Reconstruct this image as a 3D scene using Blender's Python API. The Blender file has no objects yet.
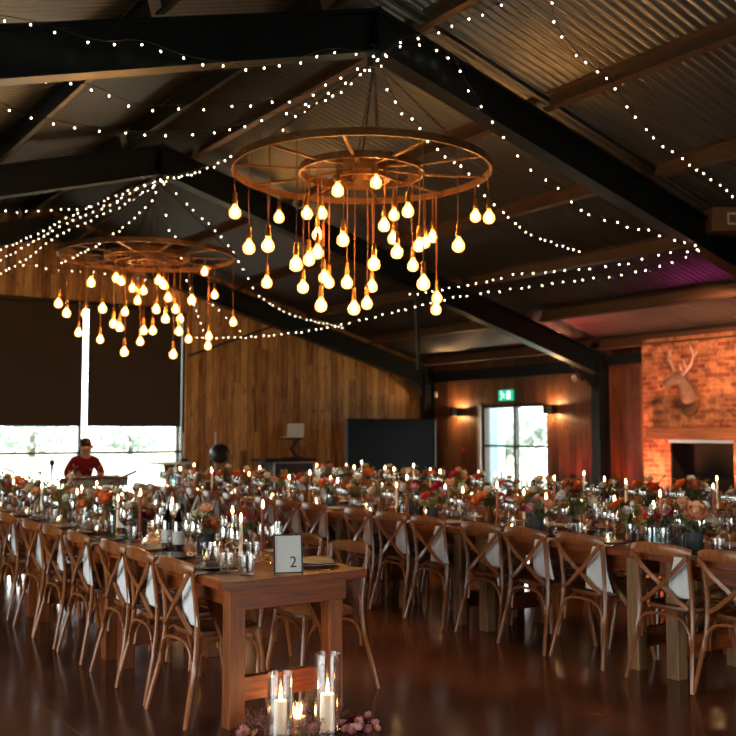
import bpy, bmesh, math, random
from mathutils import Vector, Matrix
PI=math.pi; D=bpy.data; SC=bpy.context.scene; COL=SC.collection
rnd=random.Random(7)
# ------------------------------------------------------------------ camera, world, light, exposure
FPX=975.; PHI=.5961; PIT=.0661; CAMZ=1.5
cam=D.cameras.new('camera'); cam.sensor_width=36; cam.lens=FPX*36/736; cam.clip_start=.05; cam.clip_end=400
cam.dof.use_dof=True; cam.dof.focus_distance=5.0; cam.dof.aperture_fstop=3.0
co=D.objects.new('camera',cam); COL.objects.link(co); co.location=(0,0,CAMZ); co.rotation_euler=(PI/2+PIT,0,-PHI); SC.camera=co
SC.view_settings.view_transform='Standard'; SC.view_settings.look='None'; SC.view_settings.gamma=1
SC.view_settings.use_curve_mapping=False; SC.view_settings.exposure=0.92
w=D.worlds.new('sky'); SC.world=w; w.use_nodes=True
bgn=w.node_tree.nodes['Background']; bgn.inputs[0].default_value=(1,.985,.965,1); bgn.inputs[1].default_value=4.6
def area(name,loc,rot,sx,sy,power=None,color=(1,1,1),portal=False):
    l=D.lights.new(name,'AREA'); l.shape='RECTANGLE'; l.size=sx; l.size_y=sy; l.color=color
    if portal: l.cycles.is_portal=True
    else: l.energy=power
    o=D.objects.new(name,l); COL.objects.link(o); o.location=loc; o.rotation_euler=rot; return o
area('daylight_portal',(4.6,18.3,1.95),(-PI/2,0,0),6.6,3.9,portal=True)      # gable glazing
area('daylight_portal',(14.3,14.93,1.05),(0,PI/2,0),2.1,2.1,portal=True)      # side door
area('daylight_portal',(-4.2,4.5,1.4),(0,-PI/2,0),2.8,9.0,portal=True)        # added left glazing, out of view
area('daylight_portal',(3.75,-4.3,1.35),(PI/2,0,0),4.5,2.7,portal=True)        # added glazing behind the camera
def proj(X,Y,Z):
    fx=X*math.sin(PHI)+Y*math.cos(PHI); rx=X*math.cos(PHI)-Y*math.sin(PHI); u=Z-CAMZ; c,s=math.cos(PIT),math.sin(PIT)
    d=fx*c+u*s; return (368+FPX*rx/d, 368-FPX*(u*c-fx*s)/d, d)
def seen(X,Y,Z,m=12):
    p=proj(X,Y,Z); return p[2]>.5 and -m<p[0]<736+m and -40<p[1]<736+60
# ------------------------------------------------------------------ helpers
def V(*a): return Vector(a)
def smooth(pts,n=6,closed=False):
    P=[Vector(p) for p in pts]; N=len(P); out=[]
    segs=N if closed else N-1
    for i in range(segs):
        if closed: a,b,c,d=P[(i-1)%N],P[i],P[(i+1)%N],P[(i+2)%N]
        else: a,b,c,d=P[max(i-1,0)],P[i],P[i+1],P[min(i+2,N-1)]
        for k in range(n):
            t=k/n; out.append(.5*((2*b)+(c-a)*t+(2*a-5*b+4*c-d)*t*t+(-a+3*b-3*c+d)*t**3))
    if not closed: out.append(P[-1].copy())
    return out
class MB:
    def __init__(s): s.v=[]; s.f=[]
    def box(s,x0,x1,y0,y1,z0,z1,M=None):
        b=len(s.v); c=[V(x,y,z) for z in (z0,z1) for y in (y0,y1) for x in (x0,x1)]
        s.v+= [tuple(M@p if M else p) for p in c]
        for q in ((0,2,3,1),(4,5,7,6),(0,1,5,4),(2,6,7,3),(0,4,6,2),(1,3,7,5)): s.f.append(tuple(b+i for i in q))
        return s
    def bar(s,a,b,w,h,up=(0,0,1)):
        return s.sweep([a,b],w/2,h/2,4,up,rect=True)
    def sweep(s,pts,rx,ry=None,sides=8,up=(0,0,1),rect=False,closed=False,cap=True):
        pts=[Vector(p) for p in pts]; n=len(pts); up=Vector(up); base=len(s.v)
        lx=rx if isinstance(rx,(list,tuple)) else [rx]*n
        ly=lx if ry is None else (ry if isinstance(ry,(list,tuple)) else [ry]*n)
        last=None
        for i in range(n):
            if closed: t=pts[(i+1)%n]-pts[i-1]
            else: t=pts[min(i+1,n-1)]-pts[max(i-1,0)]
            t.normalize(); u=up
            if abs(t.dot(u))>.97: u=V(0,1,0) if abs(t.y)<.9 else V(1,0,0)
            a=t.cross(u).normalized()
            if last is not None and a.dot(last)<0: a=-a
            last=a
            b=a.cross(t).normalized()
            for k in range(sides):
                if rect: ca,sa=((1,1),(-1,1),(-1,-1),(1,-1))[k]
                else: an=2*PI*k/sides; ca,sa=math.cos(an),math.sin(an)
                s.v.append(tuple(pts[i]+a*lx[i]*ca+b*ly[i]*sa))
        m=n if closed else n-1
        for i in range(m):
            for k in range(sides):
                j=(i+1)%n
                s.f.append((base+i*sides+k,base+i*sides+(k+1)%sides,base+j*sides+(k+1)%sides,base+j*sides+k))
        if cap and not closed:
            s.f.append(tuple(base+k for k in range(sides))[::-1]); s.f.append(tuple(base+(n-1)*sides+k for k in range(sides)))
        return s
    def lathe(s,prof,seg=16,c=(0,0,0),M=None,closed=False):
        base=len(s.v); n=len(prof)
        for r,z in prof:
            for k in range(seg):
                a=2*PI*k/seg; p=V(c[0]+r*math.cos(a),c[1]+r*math.sin(a),c[2]+z); s.v.append(tuple(M@p if M else p))
        for i in range(n if closed else n-1):
            for k in range(seg):
                j=(i+1)%n
                s.f.append((base+i*seg+k,base+i*seg+(k+1)%seg,base+j*seg+(k+1)%seg,base+j*seg+k))
        if not closed:
            if prof[0][0]>1e-5: s.f.append(tuple(base+k for k in range(seg))[::-1])
            if prof[-1][0]>1e-5: s.f.append(tuple(base+(n-1)*seg+k for k in range(seg)))
        return s
    def grid(s,fn,nu,nv):
        b=len(s.v)
        for i in range(nu+1):
            for j in range(nv+1): s.v.append(tuple(fn(i/nu,j/nv)))
        for i in range(nu):
            for j in range(nv):
                a=b+i*(nv+1)+j; s.f.append((a,a+nv+1,a+nv+2,a+1))
        return s
    def poly(s,pts):
        b=len(s.v); s.v+=[tuple(p) for p in pts]; s.f.append(tuple(range(b,b+len(pts)))); return s
    def prism(s,poly,y0,y1,axis='y'):
        # poly: list of (u,z); extruded along axis
        b=len(s.v); n=len(poly)
        for y in (y0,y1):
            for u,z in poly: s.v.append((u,y,z) if axis=='y' else (y,u,z))
        s.f.append(tuple(b+i for i in range(n))); s.f.append(tuple(b+n+i for i in range(n))[::-1])
        for i in range(n): s.f.append((b+i,b+n+i,b+n+(i+1)%n,b+(i+1)%n))
        return s
    def mesh(s,name,mat,sm=True,ang=35):
        me=D.meshes.new(name); me.from_pydata(s.v,[],s.f); me.validate()
        bm=bmesh.new(); bm.from_mesh(me); bmesh.ops.remove_doubles(bm,verts=bm.verts,dist=1e-5); bmesh.ops.recalc_face_normals(bm,faces=bm.faces); bm.to_mesh(me); bm.free()
        me.materials.append(mat)
        if sm:
            me.shade_smooth(); me.set_sharp_from_angle(angle=math.radians(ang))
        return me
    def build(s,name,mat,parent=None,sm=True,loc=None,bevel=0,solid=0,ang=35,label=None):
        o=D.objects.new(name,s.mesh(name,mat,sm,ang)); COL.objects.link(o)
        if parent: o.parent=parent
        if loc: o.location=loc
        if solid:
            m=o.modifiers.new('solid','SOLIDIFY'); m.thickness=solid; m.offset=0
        if bevel:
            m=o.modifiers.new('bevel','BEVEL'); m.width=bevel; m.segments=2; m.limit_method='ANGLE'
        if label: o['label']=label
        return o
def tag(o,label,cat,group=None,kind=None):
    o['label']=label; o['category']=cat
    if group: o['group']=group
    if kind: o['kind']=kind
    return o
def struct(o,label=None,cat=None):
    o['kind']='structure'
    if label: o['label']=label
    if cat: o['category']=cat
    return o
def empty(name,loc=(0,0,0),rz=0,rot=None):
    o=D.objects.new(name,None); COL.objects.link(o); o.location=loc; o.rotation_euler=rot or (0,0,rz); o.empty_display_size=.1; return o
def copy_tree(o,parent=None):
    c=o.copy(); COL.objects.link(c)
    if parent: c.parent=parent
    for ch in o.children: copy_tree(ch,c)
    return c
class Proto:
    """first use hands out the original, later uses hand out copies"""
    def __init__(s,root): s.root=root; s.used=False
    def get(s,loc,rz=0,label=None,group=None,scale=None):
        if not s.used: s.used=True; o=s.root
        else: o=copy_tree(s.root)
        o.location=loc; o.rotation_euler=(0,0,rz)
        if label: o['label']=label
        if group: o['group']=group
        return o
    def drop(s):
        if not s.used:
            def rm(o):
                for c in list(o.children): rm(c)
                D.objects.remove(o)
            rm(s.root)
# ------------------------------------------------------------------ materials
def newmat(name):
    m=D.materials.new(name); m.use_nodes=True; nt=m.node_tree; return m,nt,nt.nodes,nt.links,nt.nodes['Principled BSDF']
def plain(name,col,rough=.5,metal=0,spec=.5,emit=None,es=0,noise=0,nscale=20,bump=0,coat=0):
    m,nt,N,L,b=newmat(name)
    b.inputs['Base Color'].default_value=(*col,1); b.inputs['Roughness'].default_value=rough; b.inputs['Metallic'].default_value=metal
    b.inputs['Specular IOR Level'].default_value=spec; b.inputs['Coat Weight'].default_value=coat
    if emit: b.inputs['Emission Color'].default_value=(*emit,1); b.inputs['Emission Strength'].default_value=es
    if noise or bump:
        tc=N.new('ShaderNodeTexCoord'); n=N.new('ShaderNodeTexNoise'); n.inputs['Scale'].default_value=nscale; n.inputs['Detail'].default_value=4
        L.new(tc.outputs['Object'],n.inputs['Vector'])
        if noise:
            r=N.new('ShaderNodeMixRGB'); r.inputs[1].default_value=(*[c*(1-noise) for c in col],1); r.inputs[2].default_value=(*[min(1,c*(1+noise)) for c in col],1)
            L.new(n.outputs['Fac'],r.inputs[0]); L.new(r.outputs[0],b.inputs['Base Color'])
        if bump:
            bp=N.new('ShaderNodeBump'); bp.inputs['Strength'].default_value=bump; bp.inputs['Distance'].default_value=.005
            L.new(n.outputs['Fac'],bp.inputs['Height']); L.new(bp.outputs[0],b.inputs['Normal'])
    return m
def ramp(N,stops):
    r=N.new('ShaderNodeValToRGB'); e=r.color_ramp.elements
    while len(e)<len(stops): e.new(.5)
    for i,(p,c) in enumerate(stops): e[i].position=p; e[i].color=(*c,1)
    return r
def woodmat(name,c1,c2,stretch=(1,14,14),rough=.4,scale=3,rand=.25,coat=0):
    m,nt,N,L,b=newmat(name)
    tc=N.new('ShaderNodeTexCoord'); mp=N.new('ShaderNodeMapping'); mp.inputs['Scale'].default_value=stretch
    oi=N.new('ShaderNodeObjectInfo'); add=N.new('ShaderNodeVectorMath'); add.operation='ADD'
    cmb=N.new('ShaderNodeCombineXYZ'); mul=N.new('ShaderNodeMath'); mul.operation='MULTIPLY'; mul.inputs[1].default_value=37
    L.new(oi.outputs['Random'],mul.inputs[0]); 
    for i in range(3): L.new(mul.outputs[0],cmb.inputs[i])
    L.new(tc.outputs['Object'],add.inputs[0]); L.new(cmb.outputs[0],add.inputs[1]); L.new(add.outputs[0],mp.inputs[0])
    n=N.new('ShaderNodeTexNoise'); n.inputs['Scale'].default_value=scale; n.inputs['Detail'].default_value=6; n.inputs['Roughness'].default_value=.65; n.inputs['Distortion'].default_value=.6
    L.new(mp.outputs[0],n.inputs['Vector'])
    r=ramp(N,[(.3,c1),(.7,c2)]); L.new(n.outputs['Fac'],r.inputs[0])
    hs=N.new('ShaderNodeHueSaturation'); mr=N.new('ShaderNodeMapRange'); mr.inputs[3].default_value=1-rand; mr.inputs[4].default_value=1+rand
    L.new(oi.outputs['Random'],mr.inputs[0]); L.new(mr.outputs[0],hs.inputs['Value']); L.new(r.outputs[0],hs.inputs['Color']); L.new(hs.outputs[0],b.inputs['Base Color'])
    b.inputs['Roughness'].default_value=rough; b.inputs['Coat Weight'].default_value=coat; b.inputs['Coat Roughness'].default_value=.15
    bp=N.new('ShaderNodeBump'); bp.inputs['Strength'].default_value=.25; bp.inputs['Distance'].default_value=.003; L.new(n.outputs['Fac'],bp.inputs['Height']); L.new(bp.outputs[0],b.inputs['Normal'])
    return m
def plankmat(name,axis,pw,stops,rough=.5):
    """vertical boards; axis = horizontal coordinate of the wall"""
    m,nt,N,L,b=newmat(name)
    tc=N.new('ShaderNodeTexCoord'); sp=N.new('ShaderNodeSeparateXYZ'); L.new(tc.outputs['Object'],sp.inputs[0])
    U=sp.outputs[axis]; Z=sp.outputs['Z']
    def math_(op,a,bv=None,c=None):
        q=N.new('ShaderNodeMath'); q.operation=op
        for i,x in enumerate((a,bv,c)):
            if x is None: continue
            if isinstance(x,(int,float)): q.inputs[i].default_value=x
            else: L.new(x,q.inputs[i])
        return q.outputs[0]
    d=math_('DIVIDE',U,pw); idx=math_('FLOOR',d); fr=math_('FRACT',d)
    zz=math_('DIVIDE',math_('ADD',Z,math_('MULTIPLY',idx,1.37)),3.1); zi=math_('FLOOR',zz)
    cb=N.new('ShaderNodeCombineXYZ'); L.new(idx,cb.inputs[0]); L.new(zi,cb.inputs[1])
    wn=N.new('ShaderNodeTexWhiteNoise'); wn.noise_dimensions='2D'; L.new(cb.outputs[0],wn.inputs['Vector'])
    cv=N.new('ShaderNodeCombineXYZ'); L.new(math_('ADD',math_('MULTIPLY',U,14),math_('MULTIPLY',idx,3.7)),cv.inputs[0]); L.new(math_('ADD',math_('MULTIPLY',Z,1.1),math_('MULTIPLY',wn.outputs['Value'],40)),cv.inputs[1])
    n=N.new('ShaderNodeTexNoise'); n.inputs['Scale'].default_value=1.6; n.inputs['Detail'].default_value=7; n.inputs['Roughness'].default_value=.68; n.inputs['Distortion'].default_value=.9; L.new(cv.outputs[0],n.inputs['Vector'])
    ck=N.new('ShaderNodeCombineXYZ'); L.new(math_('ADD',math_('MULTIPLY',U,5),math_('MULTIPLY',idx,9.1)),ck.inputs[0]); L.new(math_('MULTIPLY',Z,2.6),ck.inputs[1])
    vo=N.new('ShaderNodeTexVoronoi'); vo.inputs['Scale'].default_value=1; L.new(ck.outputs[0],vo.inputs['Vector'])
    kn=N.new('ShaderNodeMapRange'); kn.inputs[1].default_value=.05; kn.inputs[2].default_value=.2; kn.inputs[3].default_value=.35; kn.inputs[4].default_value=1; L.new(vo.outputs['Distance'],kn.inputs[0])
    f=math_('ADD',math_('ADD',math_('MULTIPLY',n.outputs['Fac'],.95),-.02),math_('MULTIPLY',wn.outputs['Value'],.26))
    r=ramp(N,stops); L.new(f,r.inputs[0])
    g=math_('MULTIPLY',math_('GREATER_THAN',fr,.05),1); 
    mx=N.new('ShaderNodeMixRGB'); mx.blend_type='MULTIPLY'; mx.inputs[0].default_value=1; L.new(r.outputs[0],mx.inputs[1]); L.new(kn.outputs[0],mx.inputs[2])
    mg=N.new('ShaderNodeMixRGB'); mg.inputs[1].default_value=(.015,.008,.004,1); L.new(g,mg.inputs[0]); L.new(mx.outputs[0],mg.inputs[2]); L.new(mg.outputs[0],b.inputs['Base Color'])
    b.inputs['Roughness'].default_value=rough
    bp=N.new('ShaderNodeBump'); bp.inputs['Strength'].default_value=.7; bp.inputs['Distance'].default_value=.01
    L.new(math_('ADD',g,math_('MULTIPLY',n.outputs['Fac'],.3)),bp.inputs['Height']); L.new(bp.outputs[0],b.inputs['Normal'])
    return m
def clearmat(name,tint=(1,1,1),fac=.12,rough=.02,dens=.0):
    """thin clear glass: see-through with fresnel reflections"""
    m=D.materials.new(name); m.use_nodes=True; nt=m.node_tree; N=nt.nodes; L=nt.links; N.clear()
    o=N.new('ShaderNodeOutputMaterial'); t=N.new('ShaderNodeBsdfTransparent'); t.inputs[0].default_value=(*tint,1)
    g=N.new('ShaderNodeBsdfGlossy'); g.inputs['Roughness'].default_value=rough; g.inputs[0].default_value=(1,1,1,1)
    lw=N.new('ShaderNodeLayerWeight'); lw.inputs[0].default_value=.35; mr=N.new('ShaderNodeMapRange'); mr.inputs[3].default_value=fac*.4; mr.inputs[4].default_value=min(1,fac*4)
    L.new(lw.outputs['Facing'],mr.inputs[0]); mx=N.new('ShaderNodeMixShader'); L.new(mr.outputs[0],mx.inputs[0]); L.new(t.outputs[0],mx.inputs[1]); L.new(g.outputs[0],mx.inputs[2]); L.new(mx.outputs[0],o.inputs[0])
    return m
def emitmat(name,col,s):
    m=D.materials.new(name); m.use_nodes=True; nt=m.node_tree; N=nt.nodes; N.clear(); o=N.new('ShaderNodeOutputMaterial'); e=N.new('ShaderNodeEmission'); e.inputs[0].default_value=(*col,1); e.inputs[1].default_value=s; nt.links.new(e.outputs[0],o.inputs[0]); return m
M={}
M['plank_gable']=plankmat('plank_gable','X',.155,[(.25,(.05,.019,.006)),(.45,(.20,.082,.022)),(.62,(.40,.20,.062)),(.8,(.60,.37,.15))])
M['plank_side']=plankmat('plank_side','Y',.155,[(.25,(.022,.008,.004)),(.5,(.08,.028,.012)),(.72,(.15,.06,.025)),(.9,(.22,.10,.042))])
M['table']=woodmat('table_timber',(.09,.016,.003),(.33,.068,.009),(14,1.2,14),.42,3,.1,coat=.08)
M['tleg_raw']=woodmat('raw_timber_leg',(.14,.065,.026),(.36,.19,.085),(14,14,1.2),.5,3,.2)
M['table_x']=woodmat('table_end_timber',(.09,.016,.003),(.33,.068,.009),(1.2,14,14),.42,3,.1,coat=.08)
M['tleg']=woodmat('table_leg_timber',(.11,.024,.005),(.29,.078,.015),(14,14,1.2),.45,3,.2)
M['chair']=woodmat('chair_timber',(.17,.048,.013),(.38,.128,.036),(9,9,2),.3,4,.12,coat=.2)
M['cane']=woodmat('seat_timber',(.11,.028,.007),(.24,.07,.018),(30,4,30),.38,4,.15)
M['beam_timber']=woodmat('mantel_timber',(.09,.035,.014),(.24,.1,.04),(12,1,12),.55,2.5,.05)
M['steel']=plain('dark_painted_steel',(.006,.009,.013),.4,0,.3)
M['purlin']=plain('brown_purlin',(.085,.045,.028),.5,.1)  # brown on the right slope; left slope purlins take the dark steel
M['blackmetal']=plain('black_metal',(.012,.012,.013),.35,.3)
M['rust']=plain('rusty_iron',(.17,.075,.024),.5,.55,noise=.55,nscale=9,bump=.4)
M['chain']=plain('dark_chain_iron',(.05,.032,.02),.5,.6)
M['cord']=plain('amber_fabric_cord',(.20,.07,.025),.7)
M['brass']=plain('aged_brass',(.55,.28,.09),.3,1)
M['wire']=plain('black_cable',(.01,.01,.01),.6)
M['white_cloth']=plain('white_linen',(.74,.76,.80),.85,bump=.2,nscale=60)
M['blush_cloth']=plain('blush_linen',(.74,.62,.58),.85,bump=.2,nscale=60)
M['ceramic']=plain('white_ceramic',(.62,.60,.57),.18)
M['dark_ceramic']=plain('charcoal_stoneware',(.05,.052,.06),.25)
M['silver']=plain('polished_cutlery',(.8,.8,.8),.12,1)
M['gold']=plain('gold_cutlery',(.85,.55,.22),.18,1)
M['clear']=clearmat('clear_glass',(.96,.97,.97),.19)
M['stemware']=clearmat('stemware_glass',(.97,.98,.98),.32)
M['winglass']=clearmat('window_glass',(.94,.97,.96),.05)
M['bottle_green']=clearmat('dark_bottle_glass',(.10,.04,.03),.25)
M['water']=clearmat('pale_blue_glass',(.82,.92,.95),.2)
M['wax_white']=plain('ivory_wax_with_glow',(.80,.72,.58),.45,emit=(1,.55,.25),es=.12)  # candle glow put into the wax as faint emission
M['wax_red']=plain('burgundy_wax',(.22,.015,.02),.4)
M['wax_rust']=plain('terracotta_wax',(.55,.17,.07),.4)
M['flame_big']=emitmat('pillar_candle_flame',(1,.55,.2),60)
M['flame']=emitmat('candle_flame',(1,.62,.25),22)
M['blind']=plain('brown_blind_fabric',(.032,.019,.013),.8,bump=.3,nscale=200)
M['frame']=plain('black_window_frame',(.012,.014,.016),.4)
M['tv']=plain('matt_black_panel',(.003,.006,.009),.7,0,.12)
M['case']=plain('black_flight_case',(.015,.015,.017),.45)
M['alu']=plain('aluminium_edge',(.45,.46,.47),.35,.8)
M['grey']=plain('pale_grey_plastic',(.48,.47,.44),.5)
M['white']=plain('white_plastic',(.7,.7,.68),.5)
M['red']=plain('red_plastic',(.5,.02,.02),.4)
M['paper']=plain('grey_white_card',(.62,.60,.60),.7,noise=.05,nscale=5)
M['ink']=plain('black_ink',(.01,.01,.01),.6)
M['skin']=plain('skin',(.34,.17,.11),.55)
M['hair']=plain('black_hair',(.012,.009,.008),.5)
M['shirt']=plain('maroon_shirt',(.11,.004,.012),.9,0,.2)
M['trouser']=plain('pale_trousers',(.35,.38,.42),.8)
M['leaf']=plain('dusty_green_leaf',(.10,.12,.05),.55,noise=.4,nscale=30)
M['leafy']=plain('olive_leaf',(.28,.24,.07),.55,noise=.4,nscale=30)
M['twig']=plain('dried_stem',(.24,.13,.06),.7)
FL={'burgundy':(.16,.008,.02),'crimson':(.55,.012,.05),'red':(.60,.03,.015),'orange':(.75,.17,.03),'rust':(.40,.10,.03),'peach':(.80,.38,.2),'pink':(.66,.30,.30),'cream':(.74,.60,.42),'white':(.75,.72,.66)}
for k,c in FL.items(): M['fl_'+k]=plain(k+'_petals',c,.6,noise=.18,nscale=40)
M['filament']=emitmat('glowing_filament',(1,.55,.2),95)
M['bulb']=None
def bulbglass():
    m=D.materials.new('amber_bulb_glass'); m.use_nodes=True; nt=m.node_tree; N=nt.nodes; L=nt.links; N.clear()
    o=N.new('ShaderNodeOutputMaterial'); t=N.new('ShaderNodeBsdfTransparent'); t.inputs[0].default_value=(1,.82,.55,1)
    g=N.new('ShaderNodeBsdfGlossy'); g.inputs['Roughness'].default_value=.05
    e=N.new('ShaderNodeEmission'); e.inputs[0].default_value=(1,.38,.08,1); e.inputs[1].default_value=1.8
    lw=N.new('ShaderNodeLayerWeight'); lw.inputs[0].default_value=.3
    mx=N.new('ShaderNodeMixShader'); L.new(lw.outputs['Facing'],mx.inputs[0]); L.new(t.outputs[0],mx.inputs[1]); L.new(g.outputs[0],mx.inputs[2])
    a=N.new('ShaderNodeAddShader'); L.new(mx.outputs[0],a.inputs[0]); L.new(e.outputs[0],a.inputs[1]); L.new(a.outputs[0],o.inputs[0]); return m
M['bulb']=bulbglass()
M['fairy']=emitmat('warm_white_fairy_bulb',(1,.80,.52),9)
M['sconce_glow']=emitmat('sconce_lamp',(1,.6,.28),14)
def roofmat():
    m,nt,N,L,b=newmat('corrugated_roof_steel'); b.inputs['Base Color'].default_value=(.128,.135,.145,1); b.inputs['Metallic'].default_value=.85; b.inputs['Roughness'].default_value=.34
    tc=N.new('ShaderNodeTexCoord'); n=N.new('ShaderNodeTexNoise'); n.inputs['Scale'].default_value=1.2; L.new(tc.outputs['Object'],n.inputs['Vector'])
    mr=N.new('ShaderNodeMapRange'); mr.inputs[3].default_value=.30; mr.inputs[4].default_value=.32; L.new(n.outputs['Fac'],mr.inputs[0]); L.new(mr.outputs[0],b.inputs['Roughness'])
    return m
M['roof']=roofmat()
def floormat():
    m,nt,N,L,b=newmat('polished_brown_concrete')
    tc=N.new('ShaderNodeTexCoord'); n=N.new('ShaderNodeTexNoise'); n.inputs['Scale'].default_value=.9; n.inputs['Detail'].default_value=8; n.inputs['Roughness'].default_value=.62; n.inputs['Distortion'].default_value=.4
    L.new(tc.outputs['Object'],n.inputs['Vector']); r=ramp(N,[(.34,(.050,.019,.012)),(.52,(.12,.045,.026)),(.70,(.23,.095,.05))]); L.new(n.outputs['Fac'],r.inputs[0])
    sp=N.new('ShaderNodeSeparateXYZ'); L.new(tc.outputs['Object'],sp.inputs[0])
    fac=None
    for ax,off,per in (('X',1.6,4.2),('Y',6.3,4.2)):
        a=N.new('ShaderNodeMath'); a.operation='SUBTRACT'; a.inputs[1].default_value=off; L.new(sp.outputs[ax],a.inputs[0])
        q=N.new('ShaderNodeMath'); q.operation='PINGPONG'; q.inputs[1].default_value=per/2; L.new(a.outputs[0],q.inputs[0])
        g=N.new('ShaderNodeMath'); g.operation='LESS_THAN'; g.inputs[1].default_value=.003; L.new(q.outputs[0],g.inputs[0])
        if fac is None: fac=g.outputs[0]
        else:
            x=N.new('ShaderNodeMath'); x.operation='MAXIMUM'; L.new(fac,x.inputs[0]); L.new(g.outputs[0],x.inputs[1]); fac=x.outputs[0]
    mx=N.new('ShaderNodeMixRGB'); mx.inputs[2].default_value=(.16,.11,.08,1); L.new(fac,mx.inputs[0]); L.new(r.outputs[0],mx.inputs[1]); L.new(mx.outputs[0],b.inputs['Base Color'])
    n2=N.new('ShaderNodeTexNoise'); n2.inputs['Scale'].default_value=3; n2.inputs['Detail'].default_value=5; L.new(tc.outputs['Object'],n2.inputs['Vector'])
    mr=N.new('ShaderNodeMapRange'); mr.inputs[3].default_value=.08; mr.inputs[4].default_value=.24; L.new(n2.outputs['Fac'],mr.inputs[0]); L.new(mr.outputs[0],b.inputs['Roughness'])
    bp=N.new('ShaderNodeBump'); bp.inputs['Strength'].default_value=.06; bp.inputs['Distance'].default_value=.01; L.new(n2.outputs['Fac'],bp.inputs['Height']); L.new(bp.outputs[0],b.inputs['Normal'])
    return m
M['floor']=floormat()
def brickmat():
    m,nt,N,L,b=newmat('reclaimed_red_brick')
    tc=N.new('ShaderNodeTexCoord'); sp=N.new('ShaderNodeSeparateXYZ'); L.new(tc.outputs['Object'],sp.inputs[0])
    ad=N.new('ShaderNodeMath'); ad.operation='ADD'; L.new(sp.outputs['X'],ad.inputs[0]); L.new(sp.outputs['Y'],ad.inputs[1])
    cb=N.new('ShaderNodeCombineXYZ'); L.new(ad.outputs[0],cb.inputs[0]); L.new(sp.outputs['Z'],cb.inputs[1])
    br=N.new('ShaderNodeTexBrick'); br.inputs['Scale'].default_value=1; br.inputs['Brick Width'].default_value=.235; br.inputs['Row Height'].default_value=.082; br.inputs['Mortar Size'].default_value=.008; br.inputs['Mortar Smooth'].default_value=.2
    br.inputs['Color1'].default_value=(.30,.07,.03,1); br.inputs['Color2'].default_value=(.62,.25,.11,1); br.inputs['Mortar'].default_value=(.42,.27,.17,1); br.inputs['Bias'].default_value=-.05
    L.new(cb.outputs[0],br.inputs['Vector'])
    n=N.new('ShaderNodeTexNoise'); n.inputs['Scale'].default_value=7; n.inputs['Detail'].default_value=6; n.inputs['Roughness'].default_value=.7; L.new(tc.outputs['Object'],n.inputs['Vector'])
    r=ramp(N,[(.35,(.35,.30,.28)),(.6,(1,1,1)),(.75,(1.5,1.4,1.25))]); L.new(n.outputs['Fac'],r.inputs[0])
    mx=N.new('ShaderNodeMixRGB'); mx.blend_type='MULTIPLY'; mx.inputs[0].default_value=1; L.new(br.outputs['Color'],mx.inputs[1]); L.new(r.outputs[0],mx.inputs[2]); L.new(mx.outputs[0],b.inputs['Base Color'])
    b.inputs['Roughness'].default_value=.8
    bp=N.new('ShaderNodeBump'); bp.inputs['Strength'].default_value=.8; bp.inputs['Distance'].default_value=.012; bp.invert=True; L.new(br.outputs['Fac'],bp.inputs['Height']); L.new(bp.outputs[0],b.inputs['Normal'])
    return m
M['brick']=brickmat()
M['grass']=plain('pale_summer_grass',(.42,.47,.34),.9,noise=.2,nscale=.6)
M['treeleaf']=plain('haze_pale_tree_leaves',(.34,.40,.36),.9,noise=.3,nscale=1.5)  # distance haze put into the leaf colour
M['bark']=plain('grey_bark',(.14,.11,.09),.9)
M['bluepost']=plain('pale_blue_painted_post',(.30,.45,.58),.7)
M['firebox_dark']=plain('near_black_firebox',(.006,.004,.003),.95,noise=.4,nscale=6)  # near black with random mottling, also on the hearth slab
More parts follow.
